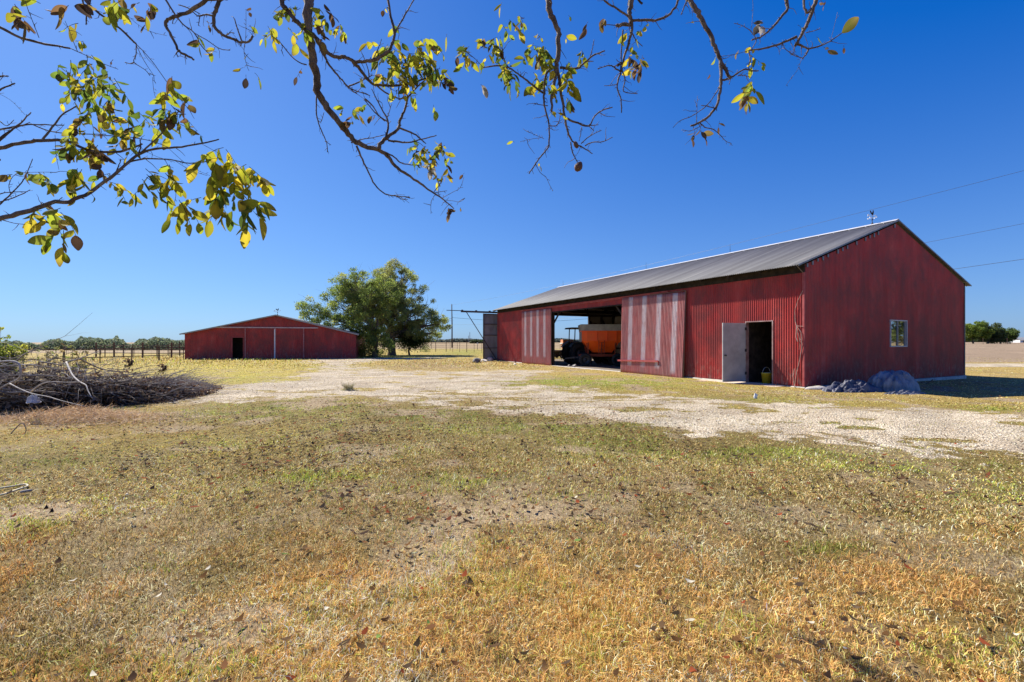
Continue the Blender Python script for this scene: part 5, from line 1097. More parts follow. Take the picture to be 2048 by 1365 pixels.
# low weeds along the foot of the barns and the track
for u, v, hh, nn, lb in ((872, 782, .22, 26, 'dry weed tuft standing alone in the middle of the gravel track'), (330, 757, .0, 0, '')):
    if not nn: continue
    q = gpt(u - 175, v); rw = random.Random(5); mb = MB()
    for i in range(nn * 3): a = rw.uniform(0, 6.28); mb.tube([Vector((rw.gauss(0, .12), rw.gauss(0, .06), 0)), Vector((math.cos(a) * .12, math.sin(a) * .08, hh * rw.uniform(.4, .8))), Vector((math.cos(a) * .22, math.sin(a) * .16, hh * rw.uniform(.6, 1.2)))], [.005, .004, .001], 3, cap=False)
    o = mb.build('weed', surf('weed_stalk', (.30, .26, .10), (.52, .46, .24), 12, .8)); o.location = q; tag(o, lb, 'weed')
def bend3_(W3, sm=5):
    out = []
    for i in range(len(W3) - 1):
        p0, p1, p2, p3 = W3[max(i - 1, 0)], W3[i], W3[i + 1], W3[min(i + 2, len(W3) - 1)]
        for k in range(sm): t = k / sm; out.append(.5 * ((2 * p1) + (p2 - p0) * t + (2 * p0 - 5 * p1 + 4 * p2 - p3) * t * t + (3 * p1 - p0 - 3 * p2 + p3) * t ** 3))
    return out + [W3[-1]]
# loop of pale hose and a stick at the left edge
mb = MB(); uv = [(-80, 1006), (-30, 1000), (5, 995), (35, 985), (53, 979), (55, 976), (47, 974.5), (20, 979), (-20, 984), (-80, 986)]
mb.tube(bend3_([gpt(u, v, .02) for u, v in uv]), .009, 7); hz = mb.build('hose_loop', surf('pale_hose', (.42, .36, .22), (.52, .45, .28), 8, .6), smooth=True); tag(hz, 'loop of pale garden hose lying on the lawn at the left edge', 'hose')
mb = MB(); mb.tube([gpt(40, 992.5, .03), gpt(52, 990, .03), gpt(64, 988.5, .03)], [.012, .014, .011], 7); st = mb.build('stick', M_PALEW, smooth=True); tag(st, 'short bleached stick beside the pale hose loop', 'stick')

# ---------------------------------------------------------------- the tree the photographer stands under
M_BR = surf('branch_bark', (.055, .042, .034), (.20, .16, .13), 22, .85, mapping=(1, 1, .4), bump=.8, bscale=55, spots=(14, .62, (.28, .25, .21)))
ft_ = tag(empty('overhanging_tree', (-.8, -3.2, 0)), 'tree overhead whose sparse yellowing branches hang into the top of the picture', 'tree')
TO = Vector((-.8, -3.2, 0))
mb = MB(); mb.tube([Vector((0, 0, -.2)), Vector((.02, .02, .3)), Vector((.05, .1, 1.4)), Vector((.1, .2, 2.6)), Vector((.15, .35, 3.3))], [.36, .27, .22, .20, .17], 14); mb.build('trunk', M_BARK, ft_, True)
FORK = Vector((.15, .35, 3.2)) + TO
rb = random.Random(2024)
def bend3(W3, sm=4):
    out = []
    for i in range(len(W3) - 1):
        p0, p1, p2, p3 = W3[max(i - 1, 0)], W3[i], W3[i + 1], W3[min(i + 2, len(W3) - 1)]
        for k in range(sm):
            t = k / sm; out.append(.5 * ((2 * p1) + (p2 - p0) * t + (2 * p0 - 5 * p1 + 4 * p2 - p3) * t * t + (3 * p1 - p0 - 3 * p2 + p3) * t ** 3))
    out.append(W3[-1]); return out
def branch(mb, pts, d0, d1, r0, r1, knots=True, back=None, stubs=True):
    n = len(pts); ds = [d0 + (d1 - d0) * i / (n - 1) for i in range(n)]
    W3 = [P(u, v, k) for (u, v), k in zip(pts, ds)]; rs = [(r0 + (r1 - r0) * (i / (n - 1)) ** .8) * k / F for i, k in enumerate(ds)]
    if back:
        b3 = [Vector(b) for b in back]; W3 = b3 + W3; rr = [rs[0] * (1.5 - .4 * i / len(b3)) for i in range(len(b3))]; rs = rr + rs
    out = bend3(W3); k = len(out); R_ = [np.interp(i / 4, range(len(rs)), rs) for i in range(k)]
    for i in range(1, k - 1):
        out[i] = out[i] + Vector((rb.gauss(0, 1), rb.gauss(0, 1), rb.gauss(0, 1))) * R_[i] * .22
        R_[i] *= 1 + .16 * (rb.random() - .3)
    mb.tube([p - TO for p in out], R_, 8 if r0 > 3 else 6)
    if stubs:   # fine side twigs that end in nothing, as in late autumn
        for i in range(5 if back else 2, k - 1):
            if rb.random() < (.22 if r0 > 2 else .12):
                dv = (out[i + 1] - out[i]).normalized(); q_ = out[i].copy(); d_ = (dv * .7 + Vector((rb.gauss(0, 1), rb.gauss(0, .5), rb.gauss(-.2, .8)))).normalized(); tl = [q_.copy()]
                ln = rb.uniform(12, 34) * ds[-1] / F
                for _ in range(4): d_ = (d_ + Vector((rb.gauss(0, .25), rb.gauss(0, .25), rb.gauss(-.05, .25)))).normalized(); q_ = q_ + d_ * ln / 4; tl.append(q_.copy())
                mb.tube([p - TO for p in tl], [.75 * ds[-1] / F * c for c in (1, .85, .7, .55, .4)], 4)
        # short spurs and buds
        for i in range(4 if back else 1, k - 1):
            if rb.random() < .42:
                dv = (out[i + 1] - out[i]).normalized(); sd = Vector((rb.gauss(0, 1), rb.gauss(0, .6), rb.gauss(0, 1))); sd = (sd - dv * sd.dot(dv)).normalized(); ln = rb.uniform(2, 6.5) * ds[-1] / F
                tr_ = max(R_[i] * .35, .5 * ds[-1] / F); mb.tube([out[i] - TO, out[i] + (sd * .8 + dv * .5) * ln * .6 - TO, out[i] + (sd + dv * .9) * ln - TO], [tr_, tr_ * .8, tr_ * .75], 4)
    return out
def limbpart(specs, label=None):
    mb = MB()
    for sp in specs: branch(mb, *sp[:5], **(sp[5] if len(sp) > 5 else {}))
    o = mb.build('limb', M_BR, ft_, True)
    if label: o['label'] = label
    return o
def bk_(u, v, d, k=1.0):   # route from the fork over the camera to the first visible point
    e = P(u, v, d); m1 = FORK.lerp(e, .35) + Vector((0, 0, .75 * k)); m2 = FORK.lerp(e, .75) + Vector((0, 0, .55 * k)); return [FORK, m1, m2]
# centre limb
limbpart([([(611, -50), (614, 0), (617, 60), (625, 110), (633, 150), (640, 190), (655, 215), (675, 240), (690, 262), (712, 285), (735, 295), (760, 302), (778, 315), (790, 332), (815, 350), (840, 367), (862, 383), (885, 398), (908, 418)], 3.2, 3.7, 9.8, .9, dict(back=bk_(611, -50, 3.2))),
    ([(757, 298), (765, 283), (780, 272), (797, 257), (800, 239), (810, 219), (815, 197), (828, 181), (844, 165), (872, 148)], 3.45, 3.7, 4.0, 1.0),
    ([(799, 256), (828, 268), (844, 281), (852, 288)], 3.5, 3.6, 2.0, .8), ([(776, 281), (815, 285), (844, 279), (873, 271)], 3.5, 3.6, 2.0, .8),
    ([(770, 277), (776, 258), (775, 239), (766, 223), (754, 200), (743, 178)], 3.45, 3.5, 2.4, .7), ([(773, 239), (778, 225), (783, 208)], 3.45, 3.5, 1.0, .5), ([(774, 243), (754, 229), (737, 210), (727, 198)], 3.45, 3.5, 1.5, .7),
    ([(713, 292), (725, 320), (737, 345), (750, 370), (770, 388), (795, 393), (820, 395)], 3.4, 3.6, 2.0, .8), ([(790, 392), (805, 399), (816, 399)], 3.6, 3.6, .9, .5), ([(633, 192), (633, 230), (643, 262), (653, 285), (655, 305)], 3.3, 3.3, 1.5, .7),
    ([(633, 235), (641, 245), (648, 225)], 3.3, 3.3, .9, .5), ([(650, 283), (662, 290)], 3.3, 3.3, .8, .4), ([(702, 286), (725, 279), (745, 276), (770, 270)], 3.4, 3.4, 1.2, .6), ([(765, 303), (785, 312), (800, 325), (815, 329), (840, 331)], 3.5, 3.6, 1.7, .8),
    ([(868, 386), (880, 384), (894, 382)], 3.6, 3.6, .8, .5), ([(868, 384), (880, 368), (885, 355)], 3.6, 3.6, .9, .4), ([(882, 398), (905, 385), (920, 376), (928, 355)], 3.7, 3.6, .5, .35), ([(884, 400), (905, 402), (920, 404), (930, 396)], 3.7, 3.6, .5, .35), ([(870, 390), (862, 405), (862, 428)], 3.6, 3.6, .6, .4)], 'thick dark limb hanging down the centre')
limbpart([([(556, -50), (562, 0), (575, 22), (590, 40), (612, 60), (632, 75), (645, 92), (655, 105), (668, 113), (690, 115), (705, 122), (725, 125), (745, 120), (765, 112), (780, 98), (787, 80), (788, 60), (782, 35), (775, -5)], 3.15, 3.3, 4.8, 2.2, dict(back=bk_(556, -50, 3.1, .7))),
    ([(789, 68), (800, 48), (815, 22), (830, -5)], 3.3, 3.3, 1.8, 1.0), ([(788, 60), (796, 58), (805, 55)], 3.3, 3.3, 1.0, .6), ([(705, 122), (720, 140), (735, 158), (752, 170), (790, 171), (820, 167), (850, 158), (876, 148)], 3.25, 3.5, 3.4, 1.3),
    ([(632, 80), (645, 105), (655, 125), (670, 145), (685, 162), (697, 175), (714, 188)], 3.2, 3.3, 2.6, 1.0), ([(697, 173), (715, 166), (732, 158), (745, 150)], 3.3, 3.3, 1.6, .7), ([(697, 176), (715, 183), (735, 190), (740, 192)], 3.3, 3.3, 1.2, .6),
    ([(738, 155), (735, 135), (722, 103)], 3.3, 3.3, 1.2, .6), ([(730, 198), (745, 212), (758, 232), (770, 243)], 3.35, 3.4, 1.6, .8), ([(752, 170), (770, 185), (790, 195), (806, 198), (815, 195)], 3.4, 3.6, 1.7, .8),
    ([(798, 195), (797, 180), (800, 168)], 3.5, 3.5, 1.2, .7), ([(815, 195), (813, 180), (815, 168)], 3.5, 3.5, 1.5, .8), ([(745, 120), (755, 100), (763, 80)], 3.3, 3.3, 1.2, .5), ([(613, 130), (590, 120), (560, 85), (548, 75)], 3.2, 3.0, 1.2, .6), ([(560, 85), (565, 95), (562, 102)], 3.1, 3.1, .6, .4)], 'curved limb crossing behind the thick one')
# right-centre limb
limbpart([([(1095, -50), (1097, 0), (1100, 25), (1112, 50), (1117, 70), (1117, 100), (1114, 132)], 3.4, 3.5, 6.0, 4.4, dict(back=bk_(1095, -50, 3.4))),
    ([(1114, 132), (1118, 160), (1122, 190), (1128, 220), (1132, 250), (1140, 275), (1150, 288), (1165, 295), (1185, 308)], 3.5, 3.6, 3.6, .9), ([(1112, 132), (1095, 145), (1089, 165), (1088, 180), (1089, 210), (1095, 235), (1098, 255), (1098, 290), (1090, 303), (1075, 322), (1058, 348)], 3.5, 3.6, 2.6, 1.1),
    ([(1112, 135), (1109, 165), (1103, 195), (1103, 225)], 3.5, 3.5, 4.0, 2.0), ([(1086, 186), (1065, 170), (1045, 155), (1028, 142), (1012, 130), (1006, 108), (1003, 85)], 3.5, 3.6, 2.1, .9), ([(1016, 136), (995, 132), (965, 136)], 3.5, 3.5, 2.0, 1.0), ([(966, 135), (950, 118), (935, 106)], 3.5, 3.5, .6, .4),
    ([(1120, 136), (1150, 138), (1165, 130), (1185, 112), (1210, 102)], 3.5, 3.4, 2.6, 1.2), ([(1180, 115), (1185, 95), (1188, 80)], 3.5, 3.5, 1.1, .7), ([(1170, 125), (1187, 123)], 3.5, 3.5, .9, .5), ([(1133, 237), (1150, 245), (1177, 252), (1190, 232), (1207, 220), (1225, 215)], 3.6, 3.6, 2.1, 1.0), ([(1177, 252), (1197, 250)], 3.6, 3.6, 1.0, .6), ([(1177, 252), (1188, 262)], 3.6, 3.6, 1.0, .5), ([(1200, 226), (1209, 232)], 3.6, 3.6, .8, .5),
    ([(1162, 288), (1180, 272), (1203, 261)], 3.6, 3.6, 1.1, .6), ([(1170, 292), (1185, 285), (1205, 284), (1225, 275)], 3.6, 3.6, 1.2, .7), ([(1163, 255), (1161, 270), (1158, 283)], 3.6, 3.6, 1.0, .6), ([(1141, 285), (1145, 305), (1155, 325)], 3.6, 3.6, 1.5, .9), ([(1098, 252), (1112, 252), (1119, 240), (1121, 218)], 3.6, 3.6, 1.0, .8), ([(1096, 212), (1080, 210), (1067, 207)], 3.5, 3.5, .8, .6),
    ([(1088, 278), (1070, 270), (1054, 263)], 3.6, 3.6, .45, .3), ([(1082, 276), (1060, 279), (1040, 284)], 3.6, 3.6, .45, .3), ([(1070, 325), (1080, 345), (1092, 355), (1100, 372), (1106, 382)], 3.6, 3.6, .6, .4)], 'knobbly limb right of centre')
limbpart([([(1260, -50), (1262, 0), (1259, 25), (1262, 45)], 3.6, 3.6, 5.5, 4.0, dict(back=bk_(1260, -50, 3.6, 1.1))), ([(1262, 42), (1264, 60), (1258, 85), (1250, 110), (1243, 140), (1238, 155), (1234, 175), (1242, 200), (1243, 226)], 3.6, 3.7, 3.0, 1.0), ([(1240, 143), (1225, 133), (1215, 132), (1195, 138)], 3.65, 3.7, 1.5, .8), ([(1244, 140), (1250, 160), (1247, 183), (1275, 188)], 3.65, 3.7, 1.4, .7),
    ([(1246, 60), (1243, 95), (1242, 130)], 3.6, 3.65, 1.6, 1.2), ([(1264, 41), (1285, 41), (1310, 41), (1330, 35), (1350, 15), (1358, -8)], 3.6, 3.6, 2.4, 2.2), ([(1258, 35), (1235, 18), (1212, 5), (1208, -5)], 3.6, 3.5, 2.0, 1.6), ([(1260, 48), (1245, 50), (1232, 52)], 3.6, 3.6, 3.5, 3.0), ([(1246, 52), (1228, 51), (1210, 49)], 3.6, 3.6, 1.0, .6), ([(1262, 60), (1270, 78), (1285, 93)], 3.6, 3.7, 1.1, .7), ([(1242, 128), (1236, 165), (1222, 171), (1208, 172)], 3.65, 3.7, .9, .5), ([(1285, 8), (1270, -8)], 3.6, 3.6, 2, 2)], 'cluster of thin limbs between the two right ones')
limbpart([([(1375, -50), (1383, 0), (1395, 25), (1410, 50), (1422, 75), (1432, 100), (1440, 120), (1452, 143), (1461, 158)], 3.7, 3.7, 5.6, 3.0, dict(back=bk_(1375, -50, 3.7, 1.1))), ([(1441, 122), (1442, 160), (1440, 185), (1432, 215), (1415, 235), (1400, 245), (1381, 252)], 3.7, 3.7, 3.4, 1.8), ([(1430, 217), (1415, 213), (1402, 211)], 3.7, 3.7, 1.0, .6), ([(1436, 180), (1415, 210), (1385, 232), (1360, 242), (1346, 256)], 3.7, 3.7, 1.0, .5),
    ([(1400, 247), (1412, 256), (1426, 259), (1440, 270), (1452, 283), (1463, 287)], 3.7, 3.7, 1.2, .4), ([(1405, 250), (1382, 262), (1365, 260)], 3.7, 3.7, .7, .4), ([(1395, 258), (1385, 275), (1370, 290)], 3.7, 3.7, .5, .3), ([(1393, 245), (1394, 215), (1395, 192)], 3.7, 3.7, .6, .3), ([(1444, 162), (1455, 158)], 3.7, 3.7, 2.0, 2.0), ([(1461, 157), (1475, 147), (1490, 139), (1505, 142), (1517, 142)], 3.7, 3.7, 1.9, 1.0), ([(1475, 152), (1488, 151), (1503, 156)], 3.7, 3.7, .9, .5), ([(1402, 35), (1392, 25), (1385, 25)], 3.7, 3.7, .8, .5), ([(1378, -5), (1370, 10), (1362, 30)], 3.7, 3.7, 1.4, 1.0), ([(1461, 158), (1458, 170)], 3.7, 3.7, .8, .5)], 'long slanting limb at the upper right')
limbpart([([(1640, -50), (1632, 0), (1622, 28), (1611, 55), (1597, 80), (1590, 92)], 3.6, 3.7, 4.2, 2.4, dict(back=bk_(1640, -50, 3.6, 1.2))), ([(1594, 74), (1575, 82), (1555, 90), (1530, 97), (1498, 101)], 3.7, 3.7, 2.6, 1.4), ([(1592, 88), (1605, 93), (1617, 98), (1640, 92), (1660, 83), (1684, 66)], 3.7, 3.7, 2.2, .9), ([(1617, 99), (1612, 110), (1604, 118)], 3.7, 3.7, 1.8, 1.0), ([(1590, 92), (1588, 102), (1585, 110)], 3.7, 3.7, .9, .5),
    ([(1604, 116), (1590, 112), (1570, 98), (1565, 88)], 3.7, 3.7, .8, .5), ([(1603, 118), (1595, 140), (1580, 160), (1572, 172)], 3.7, 3.7, .4, .3), ([(1612, 66), (1625, 63), (1641, 58)], 3.7, 3.7, .9, .5), ([(1608, -5), (1609, 18), (1616, 26), (1622, 18)], 3.6, 3.6, 2.2, 2.2), ([(1608, 68), (1614, 85), (1618, 98)], 3.7, 3.7, .5, .3), ([(1660, 85), (1668, 55), (1675, 25)], 3.7, 3.7, .35, .3),
    ([(1570, -8), (1575, 17), (1562, 35), (1545, 55), (1525, 72), (1503, 81)], 3.7, 3.7, 3.2, 1.4), ([(1502, 100), (1512, 82), (1503, 65), (1485, 52), (1468, 47)], 3.7, 3.7, .9, .5), ([(1498, 101), (1500, 120), (1496, 140)], 3.7, 3.7, 1.2, .8), ([(1498, 101), (1475, 108), (1446, 113)], 3.7, 3.7, .5, .35), ([(1505, -5), (1506, 20), (1503, 60)], 3.7, 3.7, .4, .3)], 'forked limb at the far upper right')
# left limbs, nearer the lens
lb0 = [FORK, FORK + Vector((-.9, 1.2, .2)), Vector((-2.9, .2, 2.9))]
limbpart([([(-90, 452), (-30, 446), (0, 438), (50, 425), (100, 408), (150, 400), (190, 378), (230, 348), (265, 318), (300, 300), (350, 295), (400, 288), (438, 279)], 1.9, 2.2, 6.0, 1.2, dict(back=[FORK, Vector((-2.4, -1.4, 3.1)), Vector((-3.2, .6, 2.5)), Vector((-2.9, 1.5, 2.1))])),
    ([(275, 312), (300, 290), (325, 265), (345, 240), (358, 222)], 2.1, 2.1, 1.8, .8), ([(255, 325), (290, 318), (340, 320), (380, 327), (430, 321)], 2.1, 2.2, 1.7, .8), ([(232, 346), (238, 330), (242, 318)], 2.1, 2.1, 1.2, .7), ([(275, 312), (281, 295), (280, 280)], 2.1, 2.1, 1.4, .9), ([(102, 409), (115, 402), (125, 395)], 2, 2, .9, .6), ([(0, 438), (20, 445), (53, 450)], 2, 2, 1.0, .6),
    ([(340, 296), (300, 282), (260, 275), (225, 272), (190, 272)], 2.1, 2.1, .6, .9), ([(350, 322), (380, 340), (415, 352)], 2.1, 2.2, .45, .35), ([(330, 320), (345, 350), (352, 385), (348, 410)], 2.1, 2.1, .5, .35)], 'lowest left limb reaching right')
limbpart([([(-90, 302), (-30, 300), (0, 296), (50, 285), (90, 280), (140, 285), (180, 302), (230, 305), (265, 296), (285, 288)], 2.1, 2.2, 4.6, 1.6, dict(back=[Vector((-3.4, 1.0, 2.6))])), ([(85, 280), (105, 255), (125, 230), (155, 212)], 2.15, 2.2, 2.0, 1.0), ([(-20, 300), (15, 268), (42, 245), (62, 225)], 2.1, 2.1, 2.4, .9), ([(-20, 262), (10, 258), (50, 250), (90, 250), (128, 251)], 2.1, 2.2, 2.0, .9),
    ([(62, 248), (100, 263), (150, 268), (212, 269)], 2.15, 2.2, 1.1, .8), ([(-10, 285), (20, 262), (60, 245)], 2.1, 2.1, 1.4, .7), ([(0, 243), (14, 252), (28, 240)], 2.1, 2.1, 1, .5), ([(-20, 190), (5, 178), (30, 167)], 2, 2, 1.8, 1.2), ([(-20, 180), (20, 200), (50, 230)], 2, 2, .4, .3), ([(110, 270), (112, 310), (118, 340)], 2.1, 2.1, .4, .3), ([(0, 154), (8, 152), (17, 153)], 2, 2, 1.6, 1),
    ([(-20, 425), (10, 400), (35, 375), (50, 355), (65, 318)], 2, 2, 1.6, .6), ([(-20, 410), (15, 400), (45, 388), (60, 380)], 2, 2, 1.3, .6), ([(-20, 392), (20, 385), (55, 384)], 2, 2, 1.2, .6), ([(22, 390), (18, 370), (30, 350), (60, 345), (110, 345)], 2, 2, .6, .4)], 'left limb above the lowest one')
limbpart([([(-90, 25), (-40, 40), (0, 55), (40, 75), (90, 88), (140, 97)], 2.1, 2.2, 3.8, 1.6, dict(back=[Vector((-2.6, .4, 3.2))])), ([(140, 97), (165, 108), (200, 125), (236, 139)], 2.2, 2.2, .8, .5), ([(78, 76), (68, 50), (58, 25), (48, -5)], 2.1, 2.1, .6, .5), ([(155, 103), (145, 80), (138, 60), (130, 42)], 2.2, 2.2, .6, .35),
    ([(155, -40), (170, 0), (200, 28), (240, 58), (272, 88)], 2.4, 2.5, 2.8, 1.8, dict(back=bk_(155, -40, 2.3, .3))), ([(272, 88), (300, 118), (320, 145), (345, 180), (380, 222)], 2.5, 2.5, .8, .5), ([(272, 88), (272, 110), (268, 125), (290, 140), (300, 152)], 2.5, 2.5, .9, .6), ([(272, 90), (290, 125), (308, 152)], 2.5, 2.5, .6, .4), ([(250, 125), (262, 128), (268, 125)], 2.5, 2.5, .8, .6), ([(163, -5), (172, 25), (172, 50)], 2.4, 2.4, 1.6, 1), ([(305, 155), (308, 185), (315, 205)], 2.5, 2.5, .4, .3),
    ([(240, 15), (270, 45), (300, 63), (334, 72)], 2.5, 2.5, .4, .3), ([(225, 18), (235, 32), (246, 41)], 2.5, 2.5, .5, .4), ([(270, 288), (305, 310), (350, 325)], 2.1, 2.1, .4, .3), ([(335, 295), (375, 330), (420, 352)], 2.1, 2.1, .4, .3), ([(405, 289), (425, 300), (440, 308)], 2.1, 2.1, .5, .35)], 'thin limb at the upper left')
limbpart([([(450, -50), (413, 0), (385, 18), (355, 32), (336, 40), (332, 52), (347, 80), (358, 103), (375, 112), (388, 120)], 2.9, 3.0, 4.0, 1.8, dict(back=bk_(450, -50, 2.9, .4))), ([(360, 100), (353, 107), (356, 114)], 3, 3, 1.4, .8), ([(328, -8), (345, 22), (365, 48), (388, 66), (400, 88), (415, 105), (423, 113)], 2.9, 3.0, 1.8, .6), ([(388, 66), (412, 80), (440, 98), (460, 101)], 3, 3, .9, .7), ([(357, 10), (380, 18), (400, 28)], 3, 3, 1.0, .7), ([(350, 35), (346, 42), (345, 48)], 3, 3, 1, .7)], 'short twisted limb left of centre')
limbpart([([(445, -50), (438, 0), (431, 22), (427, 38), (432, 58), (445, 70), (465, 78), (483, 85), (498, 83), (505, 72)], 3.0, 3.1, 4.0, 1.8, dict(back=bk_(445, -50, 3.0, .5))), ([(428, 32), (410, 30), (395, 32), (380, 18)], 3, 3, 1.9, .8), ([(484, 83), (476, 62), (469, 38)], 3.1, 3.1, 1.6, .9), ([(482, 85), (482, 92)], 3.1, 3.1, 1.5, 1), ([(450, 72), (460, 66), (469, 67)], 3.1, 3.1, .8, .6), ([(400, 30), (398, 42), (397, 52)], 3, 3, 1, .6),
    ([(491, 83), (492, 50), (492, 20)], 3.1, 3.1, .4, .35), ([(490, 86), (488, 105), (493, 130), (498, 142)], 3.1, 3.1, .5, .4), ([(505, 70), (508, 62), (497, 50)], 3.1, 3.1, .35, .3)], 'hooked limb left of centre')
# nut at the tip
mb = MB(); M4 = Matrix.Translation(P(1157, 334, 3.6) - TO) @ Matrix.Rotation(.5, 4, 'Y'); mb.lathe([(0, .045), (.012, .04), (.026, .02), (.032, 0), (.028, -.02), (.014, -.036), (0, -.04)], 12, M4); mb.build('nut', surf('nut_husk', (.09, .045, .03), (.16, .08, .05), 14, .7), ft_, True)
mb = MB(); M4 = Matrix.Translation(P(1152, 290, 3.6) - TO) @ Matrix.Rotation(-.5, 4, 'Y'); mb.lathe([(0, .03), (.01, .027), (.018, .01), (.018, -.01), (.01, -.027), (0, -.03)], 10, M4); mb.build('nut', surf('nut_husk', (.09, .045, .03), (.16, .08, .05), 14, .7), ft_, True)
# leaves: drooping compound sprays of leaflets
LV, LT, LC = [], [], []; PET = MB()
YG = [(.38, .38, .03), (.46, .42, .035), (.28, .33, .03), (.52, .42, .04)]; GR = [(.13, .20, .03), (.20, .27, .035), (.10, .15, .03), (.26, .29, .04)]; BRN = [(.16, .09, .04), (.10, .06, .035), (.24, .17, .05), (.07, .05, .04)]
def leaflet(p, d, L_, seed_cols, curl):
    d = d.normalized(); s = d.cross(Vector((rb.gauss(0, 1), rb.gauss(0, 1), rb.gauss(0, 1)))).normalized(); nn = d.cross(s); L_ *= .88; wd = L_ * rb.uniform(.23, .34); o = len(LV); N_ = 6
    col = Vector(rb.choice(seed_cols)) * rb.uniform(.75, 1.25); tipc = Vector(rb.choice(BRN)); bz = rb.random() < .45; sc_ = rb.gauss(0, .22)
    q = Vector(p); dd = d.copy()
    for i in range(N_ + 1):
        t = i / N_; w_ = wd * (math.sin(math.pi * min(1, t * .94 + .03)) ** .75) * (1 - .25 * t); fold = .35 * w_
        c = col.lerp(tipc, max(0, (t - .55) * 1.9)) if bz else col * (1 - .15 * t)
        LV.append(q - s * w_ + nn * fold); LV.append(q.copy()); LV.append(q + s * w_ + nn * fold); LC.extend([tuple(c * .92), tuple(c * 1.12), tuple(c * .92)])
        dd = (dd + nn * curl / N_ + s * sc_ / N_ + Vector((0, 0, -.10 / N_))).normalized(); q = q + dd * L_ / N_
        if i < N_: a = o + i * 3; LT.extend([(a, a + 1, a + 4), (a, a + 4, a + 3), (a + 1, a + 2, a + 5), (a + 1, a + 5, a + 4)])
def cluster(u, v, ru, rv, n, lpx, d, cols, curl=.5, hang=.75):
    n = round(n * (1.9 if d < 2.6 else 1.45) + .3) if n > 3 else n; k = max(1, round(n / 5)); left = n
    for i in range(k):
        a = rb.uniform(0, 2 * math.pi); q = math.sqrt(rb.random()); p = P(u + math.cos(a) * ru * q * .7, v + math.sin(a) * rv * q * .7 - rv * .25, d + rb.uniform(-.12, .12))
        dv = Vector((rb.gauss(0, 1), rb.gauss(0, .5), rb.gauss(-hang, .5))).normalized(); m_ = math.ceil(left / (k - i)); left -= m_; L_ = lpx * d / F
        rl = L_ * .42 * m_; pts = [p]; 
        for j in range(5): dv = (dv + Vector((rb.gauss(0, .12), rb.gauss(0, .12), -.14))).normalized(); pts.append(pts[-1] + dv * min(rl, max(ru, rv) * 1.5 * d / F) / 5)
        PET.tube([x - TO for x in pts], [.0016, .0014, .0012, .001, .001, .0008], 3, cap=False)
        for j in range(m_):
            t = (j + .6) / m_ * 5; b = pts[min(4, int(t))].lerp(pts[min(5, int(t) + 1)], t - int(t)) if t < 5 else pts[5]
            sd = Vector((rb.gauss(0, 1), rb.gauss(0, 1), rb.gauss(0, .5))); dd = (dv * .6 + sd.normalized() * (.9 if j < m_ - 1 else .2) + Vector((0, 0, -.35))).normalized()
            leaflet(b, dd, L_ * (.88 if d < 2.6 else 1) * rb.choice((.45, .7, .85, 1, 1, 1.1)) * rb.uniform(.85, 1.1), cols, rb.gauss(0, 1) * curl * rb.choice((.7, 1, 2.2)))
MIX = YG + GR; MB_ = YG + GR + YG + BRN[:3]
